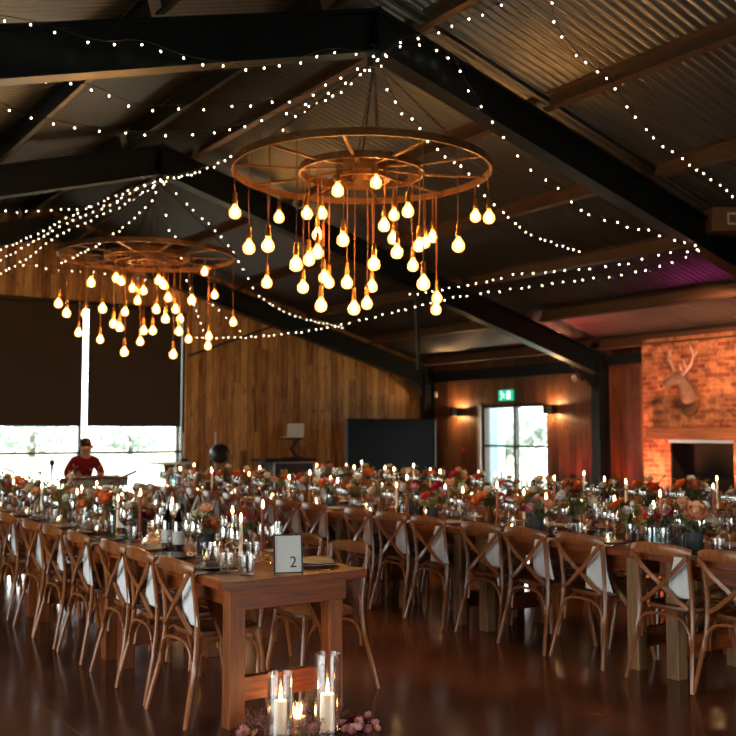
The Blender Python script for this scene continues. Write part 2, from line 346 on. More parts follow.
STRANDS=[
[ (1.57,6.97,4.42),(1.74,6.98,4.44),(1.93,6.98,4.44),(2.32,7.00,4.42),(2.67,7.01,4.50),(3.07,7.03,4.47),(3.61,7.05,4.53),(4.06,7.07,4.69),(4.43,7.08,4.86),(4.97,7.10,4.93) ],
[ (4.97,7.10,4.93),(5.08,6.92,5.05),(5.20,6.72,5.05),(5.31,6.55,5.09),(5.58,6.11,5.23) ],
[ (1.81,8.09,4.49),(2.03,8.03,4.42),(2.22,7.97,4.41),(2.57,7.86,4.38),(2.88,7.76,4.27),(3.19,7.66,4.28),(3.68,7.51,4.35),(3.96,7.42,4.42),(4.24,7.33,4.47),(4.46,7.26,4.61),(4.97,7.10,4.93) ],
[ (2.06,9.17,4.57),(2.24,9.04,4.45),(2.46,8.88,4.37),(2.69,8.72,4.31),(3.11,8.42,4.24),(3.51,8.14,4.24),(3.87,7.88,4.28),(4.04,7.76,4.36),(4.30,7.58,4.44),(4.59,7.37,4.63),(4.97,7.10,4.93) ],
[ (4.97,7.10,4.93),(4.97,7.79,4.83),(4.97,8.01,4.84),(4.97,8.64,4.82),(4.97,9.02,4.71),(4.97,9.65,4.75),(4.97,10.42,4.74),(4.97,11.35,4.80),(4.97,12.20,4.93) ],
[ (4.97,7.10,4.93),(4.99,7.11,4.78),(5.23,7.22,4.57),(5.62,7.39,4.47),(5.98,7.54,4.33),(6.47,7.76,4.29),(7.27,8.11,4.04),(8.16,8.51,3.91),(8.92,8.84,3.93),(9.88,9.27,3.99) ],
[ (4.97,7.10,4.93),(5.30,7.10,5.14),(5.76,7.09,5.11),(5.98,7.09,4.86),(6.35,7.08,4.50),(6.73,7.08,4.19),(7.12,7.08,4.07),(7.50,7.07,3.84),(8.09,7.07,3.78),(8.72,7.06,3.73),(9.46,7.05,3.64) ],
[ (5.73,5.71,5.18),(5.77,5.71,4.95),(6.15,5.81,4.78),(6.66,5.93,4.71),(6.97,6.00,4.56),(7.40,6.11,4.42),(8.01,6.25,4.32),(8.54,6.38,4.28),(9.15,6.53,4.20),(9.44,6.60,4.12) ],
[ (9.46,7.05,3.64),(9.41,7.62,3.66),(9.36,8.17,3.62),(9.28,9.02,3.65),(9.19,9.91,3.71),(9.11,10.79,3.67),(9.05,11.42,3.67),(8.98,12.20,3.68) ],
[ (9.46,7.05,3.64),(9.35,7.70,3.50),(9.25,8.30,3.47),(9.12,9.09,3.48),(8.99,9.83,3.47),(8.88,10.52,3.48),(8.75,11.27,3.43),(8.60,12.20,3.35),(8.44,13.11,3.27),(8.26,14.22,3.23),(7.98,15.90,3.25),(7.69,17.60,3.39) ],
[ (4.97,12.20,4.93),(5.26,12.45,4.80),(5.82,12.92,4.66),(6.42,13.43,4.49),(6.95,13.88,4.21),(7.68,14.49,3.79),(9.13,15.73,3.68),(11.34,17.60,3.79) ],
[ (4.97,12.20,4.93),(5.20,12.60,4.42),(5.72,13.50,4.38),(6.12,14.20,4.18),(6.65,15.13,3.89),(8.07,17.60,3.47) ],
[ (4.97,12.20,4.93),(4.86,12.80,4.91),(4.75,13.47,4.83),(4.62,14.19,4.78),(4.46,15.13,4.73),(4.28,16.16,4.61),(4.03,17.60,4.46) ],
[ (4.97,12.20,4.93),(4.82,13.06,4.77),(4.68,13.89,4.71),(4.46,15.12,4.60),(4.25,16.33,4.37),(4.03,17.60,4.22) ],
[ (4.97,12.20,4.93),(4.77,13.33,4.92),(4.62,14.19,4.88),(4.43,15.29,4.80),(4.21,16.51,4.69),(4.02,17.60,4.67) ],
[ (4.97,12.20,4.93),(4.68,12.69,4.72),(4.33,13.30,4.67),(4.00,13.87,4.70),(3.69,14.40,4.73),(3.39,14.92,4.85) ],
[ (4.97,12.20,4.93),(4.99,12.75,4.72),(5.04,13.85,4.59),(5.11,15.39,4.54),(5.20,17.60,4.58) ],
[ (4.50,17.60,4.51),(5.20,17.60,4.47),(6.04,17.60,4.48),(6.91,17.60,4.42),(7.74,17.60,4.32),(8.27,17.60,4.02),(8.83,17.60,3.56) ],
]
BULBS1= [(-0.475,-0.336,3.605),(-0.012,-0.25,3.761),(-0.233,1.154,3.673),(-0.284,0.513,3.586),(-0.076,0.579,3.625),(-0.133,0.569,3.411),(-0.445,-0.374,3.167),(0.086,-0.236,3.382),(0.534,0.231,3.621),(0.529,0.242,3.392),(0.108,-0.573,3.453),(1.115,0.367,3.492),(1.083,0.452,3.448),(0.27,-0.518,3.173),(0.196,-1.16,3.062),(1.153,-0.26,3.595),(0.752,-0.913,3.414),(-1.179,-0.037,3.075),(-1.137,-0.3,3.055),(-1.145,0.303,3.446),(-0.389,1.11,2.991),(-1.024,-0.571,2.868),(-0.351,0.467,2.865),(-0.583,-0.033,3.033),(-0.564,-0.147,3.08),(-0.051,0.58,3.002),(0.007,0.582,2.958),(-0.551,-0.187,2.609),(-0.228,-0.104,2.849),(-0.375,-0.442,2.568),(0.178,0.176,2.721),(0.402,0.419,2.932),(-0.229,-0.533,2.955),(-0.018,-0.581,3.073),(0.583,-0.009,3.096),(-0.172,-1.159,2.711),(1.129,0.317,2.864),(1.125,0.329,2.748)]
BULBS2= [(-0.996,-0.645,3.4),(-1.193,0.058,3.195),(-1.169,-0.221,3.042),(-0.514,1.069,3.209),(-0.886,-0.779,3.061),(-0.621,1.008,2.923),(-0.256,1.15,2.857),(-0.548,-0.226,2.944),(-0.496,-0.318,2.889),(-0.536,-0.266,3.548),(-0.162,0.573,3.644),(0.01,0.588,3.563),(0.085,0.578,3.387),(0.166,0.557,3.533),(-0.097,0.582,3.213),(-0.448,-0.377,2.559),(0.13,0.567,2.802),(0.055,0.246,2.926),(0.164,0.182,2.927),(-0.091,-0.569,3.131),(-0.064,-0.57,3.518),(0.007,-0.572,3.465),(0.075,-0.566,3.298),(0.038,-0.572,3.013),(0.196,-0.534,3.155),(0.551,0.141,3.116),(0.26,-0.508,2.863),(0.164,-0.551,2.544),(0.93,0.702,2.89),(0.157,-1.151,3.206),(1.062,0.455,3.878),(1.131,0.244,3.514),(1.103,0.366,2.913),(1.098,0.386,2.774),(1.081,-0.48,3.043)]
# ------------------------------------------------------------------ building
XR=4.97; ZB=5.0; SL=.2867; XW=13.72; XL=2*XR-XW; YG=17.88; YB=-4.0
def rz(x,off=.0): return ZB+off-SL*abs(x-XR)
# floor
struct(MB().box(XL-.3,XW+.3,YB-.3,YG+.3,-.2,0).build('floor',M['floor'],sm=False),'polished brown concrete floor')
# corrugated roof, one deck per slope (real corrugation running down the slope)
def deck(name,s):
    P=.1; n=int((YG+.4-(YB-.4))/P)*8; mb=MB(); x0=XR; x1=XR+s*(XW-XR+.3)
    for i in range(n+1):
        y=YB-.4+i*P/8; dz=.014*math.cos(2*PI*i/8)
        for x in (x0,x1): mb.v.append((x,y,rz(x,.62)+dz))
        for x in (x1,x0): mb.v.append((x,y,rz(x,.70)))
    for i in range(n):
        a=4*i; b=a+4
        for k in range(4): mb.f.append((a+k,b+k,b+(k+1)%4,a+(k+1)%4))
    o=mb.build(name,M['roof'],ang=80); return struct(o,'dark corrugated steel roof lining')
deck('ceiling',1); deck('ceiling.001',-1)
# walls with openings: list of (u0,u1,z0,z1) holes
def wall(name,mat,axis,at,thick,u0,u1,top,holes,brk=()):
    cuts=sorted(set([u0,u1]+[h[0] for h in holes]+[h[1] for h in holes]+list(brk))); mb=MB()
    for a,b in zip(cuts[:-1],cuts[1:]):
        z=0.; hs=sorted([h for h in holes if h[0]<=a+1e-6 and h[1]>=b-1e-6],key=lambda h:h[2])
        for h in hs:
            if h[2]>z+1e-6: mb.prism([(a,z),(b,z),(b,h[2]),(a,h[2])],at,at+thick,axis)
            z=h[3]
        mb.prism([(a,z),(b,z),(b,top(b)),(a,top(a))],at,at+thick,axis)
    return struct(mb.build(name,mat,sm=False))
GX0,GX1,GZ=1.55,7.80,3.86
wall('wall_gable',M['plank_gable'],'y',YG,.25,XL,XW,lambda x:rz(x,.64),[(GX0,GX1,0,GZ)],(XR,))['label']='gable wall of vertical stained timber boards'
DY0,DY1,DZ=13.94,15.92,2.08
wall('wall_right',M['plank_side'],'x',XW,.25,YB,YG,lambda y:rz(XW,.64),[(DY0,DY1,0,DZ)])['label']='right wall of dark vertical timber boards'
wall('wall_left',M['plank_side'],'x',XL-.25,.25,YB,YG,lambda y:rz(XW,.64),[(0.5,8.5,.0,2.6)])  # opening added in the unseen wall to let daylight in
wall('wall_rear',M['plank_gable'],'y',YB-.25,.25,XL,XW,lambda x:rz(x,.64),[(1.5,6.0,0,2.7)],(XR,))  # opening added behind the camera, sized for the daylight it gives
# glazing of the gable: frame, mullions, transom, panes
def window(name,axis,at,us,z0,z1,trans,fw=.05,label=None):
    root=MB()
    def bx(u0,u1,za,zb,t=.035):
        if axis=='y': root.box(u0,u1,at-t,at+t,za,zb)
        else: root.box(at-t,at+t,u0,u1,za,zb)
    u0,u1=us[0],us[-1]
    bx(u0,u1,z1-fw,z1); bx(u0,u1,z0,z0+fw)
    for k,u in enumerate(us):
        a=u if k==0 else (u-fw if k==len(us)-1 else u-fw/2); bx(a,a+fw,z0,z1,.05)
    for t in trans: bx(u0,u1,t-.022,t+.022)
    o=struct(root.build(name,M['frame'],sm=False),label)
    g=MB()
    for a,b in zip(us[:-1],us[1:]):
        zs=[z0]+list(trans)+[z1]
        for c,d in zip(zs[:-1],zs[1:]):
            if axis=='y': g.box(a+.02,b-.02,at-.006,at+.006,c+.02,d-.02)
            else: g.box(at-.006,at+.006,a+.02,b-.02,c+.02,d-.02)
    g.build('glass_pane',M['winglass'],o,sm=False); return o
window('window_1','y',YG+.12,[GX0,3.62,5.74,7.68,GX1],0,GZ,[1.125],label='tall black-framed glazing behind the brown blinds')
d=window('door_1','x',XW+.1,[DY0,(DY0+DY1)/2,DY1],0,DZ,[1.22],.06,label='black-framed glazed double door between two wall lights')
MB().sweep([V(XW+.03,14.86,.85),V(XW+.03,14.86,1.15)],.012,sides=8).build('door_handle',M['alu'],d)
window('added_window_left','x',XL-.12,[.5,2.5,4.5,6.5,8.5],0,2.6,[],.06)  # unseen glazing, added for daylight from the left
window('added_window_rear','y',YB-.12,[1.5,3.75,6],0,2.7,[],.06)  # unseen glazing, added for daylight from behind the camera
# pale door jamb board on the left of the door
struct(MB().box(XW-.03,XW,DY1+.0,DY1+.09,0,DZ+.02).build('trim_1',M['grey'],sm=False),'pale grey jamb beside the glazed door')
# roller blinds
for x0,x1,lab in ((3.68,5.70,'left brown roller blind pulled halfway down beside the person'),(5.815,7.66,'right brown roller blind beside the bare timber wall'),(1.6,3.56,None)):
    if lab is None: continue
    b=empty('roller_blind',((x0+x1)/2,YG-.08,1.64)); tag(b,lab,'blind','brown blinds over the gable glazing'); hw=(x1-x0)/2
    MB().box(-hw,hw,-.004,.004,0,2.22).build('blind_fabric',M['blind'],b,sm=False)
    MB().sweep([V(-hw,0,2.25),V(hw,0,2.25)],.045,sides=12).build('roller_tube',M['blackmetal'],b)
    MB().box(-hw,hw,-.014,.014,-.03,0).build('bottom_bar',M['blackmetal'],b,sm=False,bevel=.004)
b=empty('roller_blind',(2.58,YG-.08,1.64)); tag(b,'unseen brown roller blind left of the other two, kept to block light','blind','brown blinds over the gable glazing')
MB().box(-.98,.98,-.004,.004,0,2.22).build('blind_fabric',M['blind'],b,sm=False); MB().box(-.98,.98,-.014,.014,-.03,0).build('bottom_bar',M['blackmetal'],b,sm=False)  # this blind hangs out of view and blocks light
# steel portal frames
def ibeam(mb,a,b,dep,wid,dirw,ft=.022):
    """I section hanging below the line a-b; dirw = flange direction"""
    a=Vector(a);b=Vector(b);t=(b-a).normalized();dw=Vector(dirw);dn=t.cross(dw).normalized()
    if dn.z>0 and abs(dn.z)>.3: dn=-dn
    def slab(o0,o1,w):
        base=len(mb.v)
        for p in (a,b):
            for o,ww in ((o0,-w),(o0,w),(o1,w),(o1,-w)): mb.v.append(tuple(p+dn*o+dw*ww))
        for k in range(4): mb.f.append((base+k,base+(k+1)%4,base+4+(k+1)%4,base+4+k))
        mb.f.append((base,base+1,base+2,base+3)); mb.f.append((base+4,base+5,base+6,base+7))
    slab(0,ft,wid/2); slab(dep-ft,dep,wid/2); slab(ft,dep-ft,.008)
FR=[(2.1,'dark steel portal frame nearest overhead, above the top edge of the view'),(7.22,'dark steel portal frame above the nearer chandelier'),(12.34,'dark steel portal frame whose column stands beside the brick chimney'),(17.5,'dark steel portal frame against the timber gable wall')]
for y,lab in FR:
    f=empty('portal_frame',(XR,y,0)); tag(f,lab,'roof beam')
    for s in (1,-1):
        hw=XW-XR-.1
        mb=MB(); ibeam(mb,(0,0,ZB+.38),(s*hw,0,ZB+.38-SL*hw),.39,.20,(0,1,0)); mb.build('rafter',M['steel'],f,sm=False)
        c=MB(); h=ZB-SL*hw+.3; X=s*(hw-.13)
        c.box(X-.13,X-.115,-.1,.1,0,h).box(X+.115,X+.13,-.1,.1,0,h).box(X-.115,X+.115,-.007,.007,0,h); c.build('column',M['steel'],f,sm=False)
        k=MB(); k.prism([(X-.13,h-.55),(X-.13,h-.3),(X-.75,h-.12)],-.007,.007); k.build('knee_gusset',M['steel'],f,sm=False)
    a=MB(); a.box(-.012,-.002,-.1,.1,ZB-.12,ZB+.4).box(.002,.012,-.1,.1,ZB-.12,ZB+.4)
    for yy in (-.07,.07):
        for z in (ZB-.08,ZB+.05,ZB+.18,ZB+.3): a.sweep([V(-.035,yy,z),V(.035,yy,z)],.013,sides=6)
    a.build('ridge_plate',M['steel'],f,sm=False)
# purlins between the frames
pxs=[5.45,7.06,8.7,10.31,11.9,13.35]
ords=['first','second','third','fourth','fifth','sixth']
bays=[(-3.8,2.1,'the bay behind the nearest frame'),(2.1,7.22,'the nearest roof bay in view'),(7.22,12.34,'the middle roof bay between the chandeliers'),(12.34,17.5,'the far roof bay by the gable wall')]
for bi,(y0,y1,bl) in enumerate(bays):
    if bi==0: continue
    for s in (1,-1):
        for k,x in enumerate(pxs):
            X=x if s==1 else 2*XR-x
            mb=MB(); z=rz(X,.39); sl=-SL*s; an=math.atan(sl)
            R=Matrix.Translation((X,0,z))@Matrix.Rotation(-an,4,'Y')
            mb.box(-.006,.0,y0+.11,y1-.11,0,.2,R).box(-.075,.0,y0+.11,y1-.11,0,.006,R).box(-.075,.0,y0+.11,y1-.11,.194,.2,R).box(-.075,-.069,y0+.11,y1-.11,0,.02,R)
            tag(mb.build('roof_purlin',M['purlin'] if s==1 else M['steel'],sm=False),'%s steel purlin from the ridge, %s slope, %s'%(ords[k],'right' if s==1 else 'left',bl.replace(' in view','').replace(' by the gable wall','').replace(' between the chandeliers','')),'roof beam','roof purlins')
# eaves beam, drop pole, brace
tag(MB().box(XW-.2,XW-.02,12.5,17.4,2.62,2.85).build('eaves_beam',M['steel'],sm=False),'dark steel eaves beam above the glazed door','roof beam')
tag(MB().box(XW-.2,XW-.02,7.4,12.2,2.72,2.9).build('eaves_beam',M['steel'],sm=False),'dark steel eaves beam running to the brick chimney','roof beam')
tag(MB().sweep([V(9.29,12.34,3.76),V(9.34,12.34,2.5)],.035,sides=12).build('drop_pole',M['alu'] if 0 else M['steel']),'slim dark pole hanging from the beam in front of the wall corner','pole')
tag(MB().sweep([V(7.74,17.65,2.99),V(10.18,17.65,4.85-.95)],.02,sides=8).build('diagonal_brace',M['steel']),'thin diagonal steel brace rising along the gable wall','brace')
# chimney breast
CX=13.32
cy0,cy1=8.0,11.22; fy0,fy1=9.45,10.66; fz0,fz1=.0,1.36
mb=MB()
mb.box(CX,XW,cy0,fy0,0,rz(XW,.6)).box(CX,XW,fy1,cy1,0,rz(XW,.6)).box(CX,XW,fy0,fy1,fz1,rz(XW,.6))
struct(mb.build('wall_chimney',M['brick'],sm=False),'projecting chimney breast of reclaimed orange red brick')
fb=empty('fireplace',(CX,(fy0+fy1)/2,0)); tag(fb,'dark open fireplace set in the brick chimney','fireplace'); hy=(fy1-fy0)/2
MB().box(.02,.385,-hy,-hy+.02,0,fz1).box(.02,.385,hy-.02,hy,0,fz1).box(.375,.395,-hy+.02,hy-.02,0,fz1).build('firebox_lining',M['firebox_dark'],fb,sm=False)
MB().box(-.02,.02,-hy-.02,hy+.02,fz1-.03,fz1+.02).build('lintel_bar',M['alu'],fb,sm=False)
MB().box(-.25,.0,-hy-.3,hy+.3,.0,.08).build('hearth_slab',M['firebox_dark'],fb,sm=False,bevel=.01)
g=MB()
for yy in (-.3,-.15,0,.15,.3): g.sweep([V(.08,yy,.32),V(.3,yy,.32)],.01,sides=6)
g.sweep([V(.08,-.36,.32),V(.08,.36,.32)],.012,sides=6).sweep([V(.08,-.36,0),V(.08,-.36,.42)],.012,sides=6).sweep([V(.08,.36,0),V(.08,.36,.42)],.012,sides=6); g.build('fire_grate',M['blackmetal'],fb)
for k,(yy,zz,an) in enumerate(((-.12,.40,.1),(.12,.41,-.1),(0,.52,.25),(.18,.60,-.3))):
    l=MB().sweep([V(.2-.14*math.sin(an),yy-.22,zz),V(.2+.14*math.sin(an),yy+.22,zz+.02)],.055,.05,10).build('firewood_log',M['bark']); tag(l,('split log low left in the fireplace grate','split log low right in the fireplace grate','log lying across the lower fireplace logs','topmost log in the fireplace grate')[k],'log','firewood in the fireplace'); l.location=(CX,(fy0+fy1)/2,0)
tag(MB().box(CX-.2,CX-.002,8.2,11.02,1.385,1.585).build('mantel_beam',M['beam_timber'],sm=False,bevel=.012),'thick rough timber mantel beam above the fireplace','mantel')
# ------------------------------------------------------------------ outside
struct(MB().box(-70,80,-60,140,-.5,-.22).build('ground_outside',M['grass'],sm=False),'pale grass field outside the glazing')
def tree(x,y,h,r,seed,lab):
    R=random.Random(seed); t=empty('field_tree',(x,y,-.22)); tag(t,lab,'tree','trees beyond the field')
    MB().sweep(smooth([(0,0,0),(.1,0,h*.3),(0,.1,h*.6)],4),[.25-.012*i for i in range(9)],sides=8).build('trunk',M['bark'],t)
    mb=MB()
    for k in range(500):
        a=R.uniform(0,2*PI);u=R.uniform(-1,1);q=R.uniform(.55,1); s=R.uniform(.15,.35)
        c=V(r*q*math.cos(a)*math.sqrt(1-u*u),r*q*math.sin(a)*math.sqrt(1-u*u),h*.56+h*.42*u*q)
        e=V(R.uniform(-1,1),R.uniform(-1,1),R.uniform(-1,1)).normalized(); f=e.orthogonal().normalized()
        mb.poly([c+e*s,c+f*s,c-e*s,c-f*s])
    o=mb.build('tree_crown',M['treeleaf'],t,sm=False)
for i,(x,y,h,r) in enumerate([(10,62,5,3.2),(19,70,6,4),(1,60,5.5,3.5),(28,75,5,3.5),(36,40,7,3.5),(42,36,6,3),(48,52,8,4),(40,30,5,3),(15,90,7,5)]):
    tree(x,y,h*.46,r*.8,i,('round tree far across the field behind the blinds','larger tree far across the field behind the blinds','far tree at the left edge of the glazing','hazy tree far behind the gable glazing','tree outside the door, in its left pane','smaller tree outside the door, in its right pane','tallest far tree behind the side door','low tree outside the door near the field edge','most distant tree behind the gable glazing')[i])
tag(MB().box(XW+1.6,XW+1.85,17.2,17.6,-.22,3.2).build('porch_post',M['bluepost'],sm=False,bevel=.01),'pale blue post outside, seen in the door left pane','post')
# ------------------------------------------------------------------ wall fittings
def sconce(y,lab):
    s=empty('wall_light',(XW,y,1.95)); tag(s,lab,'wall light')
    MB().box(-.02,0,-.05,.05,-.09,.09).build('back_plate',M['blackmetal'],s,sm=False)
    MB().sweep([V(-.02,0,0),V(-.12,0,0)],.012,sides=8).build('arm',M['blackmetal'],s)
    MB().lathe([(.125,-.09),(.125,.09),(.12,.09),(.12,-.09)],24,(-.16,0,0),closed=True).build('lamp_shade',M['blackmetal'],s)
    MB().lathe([(.0,-.05),(.03,-.035),(.035,0),(.03,.035),(0,.05)],12,(-.16,0,0)).build('lamp_bulb',M['sconce_glow'],s)
    l=D.lights.new('sconce_light','POINT'); l.energy=15; l.color=(1,.55,.22); l.shadow_soft_size=.02
    for zz in (.075,-.075):
        o=D.objects.new('sconce_light',l); COL.objects.link(o); o.parent=s; o.location=(-.16,0,zz)
    MB().sweep(smooth([(-.03,0,-.13),(-.05,0,-.2),(-.03,0,-.24)],4),.008,sides=6).build('pull_switch',M['brass'],s)
sconce(16.62,'black drum wall light left of the glazed door'); sconce(13.72,'black drum wall light right of the glazed door')
# exit sign
ex=empty('exit_sign',(XW-.03,15.09,2.27)); tag(ex,'small green exit sign with running figure above the door','exit sign')
m_ex=emitmat('green_exit_panel',(.02,.42,.22),.8); m_exw=emitmat('white_exit_figure',(.7,1,.85),1.3)
MB().box(-.03,.03,-.2,.2,-.11,.11).build('sign_panel',m_ex,ex,sm=False,bevel=.004)
p=MB(); 
for a,b_ in (((.02,.03),(-.02,-.02)),((-.02,-.02),(.03,-.05)),((.03,-.05),(.05,-.09)),((-.02,-.02),(-.05,-.05)),((-.05,-.05),(-.09,-.05)),((.02,.03),(.06,0)),((.02,.03),(-.04,.035)),((-.04,.035),(-.06,.0))):
    p.bar((-.034,a[0]+.07,a[1]),(-.034,b_[0]+.07,b_[1]),.004,.022,up=(1,0,0))
p.lathe([(.0,-.001),(.02,-.001),(.02,.001),(0,.001)],12,(0,0,0),Matrix.Translation((-.034,.105,.065))@Matrix.Rotation(PI/2,4,'Y')); p.build('running_figure',m_exw,ex,sm=False)
MB().box(-.036,-.031,-.16,-.06,-.08,.08).build('door_symbol',m_exw,ex,sm=False)
o=MB().box(-.05,0,-.05,.05,-.07,.07).build('motion_sensor',M['white'],bevel=.01); o.location=(XW,17.45,2.36); tag(o,'small white box sensor high on the wall near the corner','sensor')
o=MB().box(-.04,0,-.045,.045,-.045,.045).build('call_point',M['red'],bevel=.006); o.location=(XW,16.5,1.12); tag(o,'small red fire call point left of the door','call point')
fl=empty('twin_floodlight',(XW-.02,12.92,2.56)); tag(fl,'small twin spotlight fixed under the eaves beside the column','spotlight')
MB().box(-.05,0,-.05,.05,-.05,.05).build('mounting_box',M['blackmetal'],fl,sm=False)
for yy in (-.11,.12):
    T=Matrix.Translation((-.1,yy,-.02))@Matrix.Rotation(-1.9,4,'Y'); MB().lathe([(.03,-.06),(.065,0),(.07,.05),(.06,.05),(.03,.0),(0,0)],14,M=T).build('spot_head',M['blackmetal'] if yy<0 else M['white'],fl)
    MB().sweep([V(-.04,yy*.4,0),V(-.09,yy,-.02)],.01,sides=6).build('spot_arm',M['blackmetal'],fl)
sp_=empty('added_spotlight',(11.3,7.8,rz(11.3,.34))); tag(sp_,'added unseen black spotlight under the roof beyond the right edge, aimed at the chimney','spotlight')
MB().sweep([V(0,0,.05),V(0,0,-.10)],.012,sides=8).build('bracket',M['blackmetal'],sp_)  # unseen lamp added to brighten the brick above the mantel
aim=(V(13.3,10.2,1.9)-V(11.3,7.8,3.2)).normalized(); T=Matrix.Translation((0,0,-.14))@aim.to_track_quat('Z','Y').to_matrix().to_4x4()
MB().lathe([(.0,-.09),(.04,-.09),(.06,.0),(.065,.08),(.06,.08),(.05,.0),(.0,-.03)],16,M=T).build('spot_head',M['blackmetal'],sp_)
l=D.lights.new('added_spotlight_beam','SPOT'); l.energy=300; l.color=(1,.50,.25); l.spot_size=math.radians(78); l.spot_blend=.9; l.shadow_soft_size=.03
o=D.objects.new('added_spotlight_beam',l); COL.objects.link(o); o.parent=sp_; o.location=T@V(0,0,.09); o.rotation_euler=aim.to_track_quat('-Z','Y').to_euler()
# hanging wall speaker box near the right edge
h=empty('heater_box',(10.02,6.9,3.98),0,(0,0,-.6)); tag(h,'brown box unit with slotted front hanging at the right edge under the roof','heater')
MB().box(-.42,.42,-.14,.14,-.14,.14).build('housing',plain('brown_housing',(.12,.05,.022),.5),h,sm=False,bevel=.012)
g=MB()
for z in (-.06,.06): g.box(-.24,.36,-.155,-.141,z-.008,z+.008)
g.box(-.24,-.225,-.155,-.141,-.06,.06); g.build('front_slot',M['grey'],h,sm=False)
for x in (-.3,.3): MB().sweep([V(x,0,.14),V(x,0,.2)],.008,sides=6).build('hanger',M['blackmetal'],h)
# stag head
st=empty('stag_head_mount',(CX,10.24,2.15)); tag(st,'antlered stag head mounted on the brick chimney above the mantel','mounted stag head')
def skinbody(name,verts,edges,radii,mat,parent,levels=2,root=0):
    me=D.meshes.new(name); me.from_pydata(verts,edges,[]); o=D.objects.new(name,me); COL.objects.link(o); o.parent=parent
    me.materials.append(mat)
    sm_=o.modifiers.new('skin','SKIN'); sm_.use_smooth_shade=True
    for i,r in enumerate(radii):
        v=me.skin_vertices[0].data[i]; v.radius=(r,r) if not isinstance(r,tuple) else r; v.use_root=(i==root)
    ss=o.modifiers.new('subsurf','SUBSURF'); ss.levels=levels; ss.render_levels=levels
    return o
fur=plain('grey_brown_deer_fur',(.17,.11,.08),.85,noise=.45,nscale=14,bump=.5); antler=plain('bleached_antler',(.42,.30,.25),.45,noise=.2,nscale=20)
MB().lathe([(.0,0),(.17,0),(.17,.025),(.14,.035),(0,.035)],20,M=Matrix.Translation((0,0,-.1))@Matrix.Rotation(-PI/2,4,'Y')@Matrix.Scale(1.35,4,(1,0,0))).build('wall_shield',M['beam_timber'],st)
vs=[(-.04,-.05,-.14),(-.12,-.05,-.02),(-.17,-.03,.12),(-.22,.0,.20),(-.285,.055,.175),(-.345,.115,.135),(-.385,.155,.10)]
skinbody('head_and_neck',vs,[(i,i+1) for i in range(6)],[(.115,.15),(.10,.12),(.085,.09),(.09,.09),(.076,.076),(.064,.064),(.052,.052)],fur,st)
for s in (-1,1):
    side=V(.35,.9,0).normalized()*s; base=V(-.20,.0,.25)+side*.045
    mainb=[base,base+side*.10+V(0,0,.05),base+side*.20+V(.02,0,.14),base+side*.26+V(.02,0,.26),base+side*.24+V(-.02,0,.38)]
    mb=MB(); P=smooth(mainb,5); mb.sweep(P,[.027-.018*i/len(P) for i in range(len(P))],sides=8)
    for q,dv in ((2,V(-.10,0,.10)),(6,V(-.10,0,.13)),(11,side*.09+V(-.04,0,.10)),(16,-side*.07+V(0,0,.10)),(14,side*.08+V(.03,0,.05))):
        mb.sweep(smooth([P[q],P[q]+dv*.6,P[q]+dv+V(0,0,.03)],4),[.017,.016,.015,.014,.012,.010,.008,.006,.004],sides=6)
    mb.build('antler',antler,st)
    e=MB(); e.grid(lambda u,v: base+side*(.03+.13*u)+V(.03,0,-.03+.02*u+.04*math.sin(PI*u)*(v-.5)*2)+V(.02*math.cos(PI*v),0,0),6,4); e.build('ear',fur,st,solid=.008)
    MB().lathe([(0,-.014),(.012,-.007),(.014,0),(.012,.007),(0,.014)],8,tuple(V(-.27,.045,.20)+side*.062)).build('eye',M['ink'],st)
MB().lathe([(0,-.02),(.02,-.01),(.025,0),(.02,.015),(0,.02)],8,(-.405,.178,.088)).build('nose',M['ink'],st)
st.scale=(1.15,)*3
# LED uplighters at the foot of the right wall (they light the brick and boards red)
def uplight(x,y,col,pw,lab,tx,ty,tz,ang=75):
    u=empty('led_uplight',(x,y,0)); tag(u,lab,'uplight','floor uplighters along the right wall')
    MB().lathe([(.07,0),(.085,.02),(.085,.16),(.075,.17),(.07,.13),(0,.13)],16).build('housing',M['blackmetal'],u)
    MB().lathe([(0,.135),(.07,.135),(.07,.14),(0,.14)],16).build('lens',emitmat('uplight_lens',col,4),u)
    l=D.lights.new('uplight_beam','SPOT'); l.energy=pw; l.color=col; l.spot_size=math.radians(ang); l.spot_blend=.8; l.shadow_soft_size=.05
    o=D.objects.new('uplight_beam',l); COL.objects.link(o); o.parent=u; o.location=(0,0,.2)
    o.rotation_euler=(V(tx,ty,tz)-V(x,y,.2)).to_track_quat('-Z','Y').to_euler()
uplight(12.6,11.0,(1,.34,.17),190,'small uplighter at the foot of the brick chimney',13.35,10.9,1.5,80)
uplight(12.6,9.0,(1,.42,.19),190,'small uplighter right of the fireplace',13.35,9.2,1.5,80)
uplight(13.2,12.0,(1,.12,.08),50,'small red uplighter between column and chimney',13.7,11.9,1.8,80)
uplight(13.2,13.1,(1,.10,.06),45,'small red uplighter left of the column',13.7,13.2,1.8,80)
uplight(12.2,8.2,(1,.05,.40),14,'pink uplighter aimed at the roof near the chimney',12.0,10.0,4.2,100)
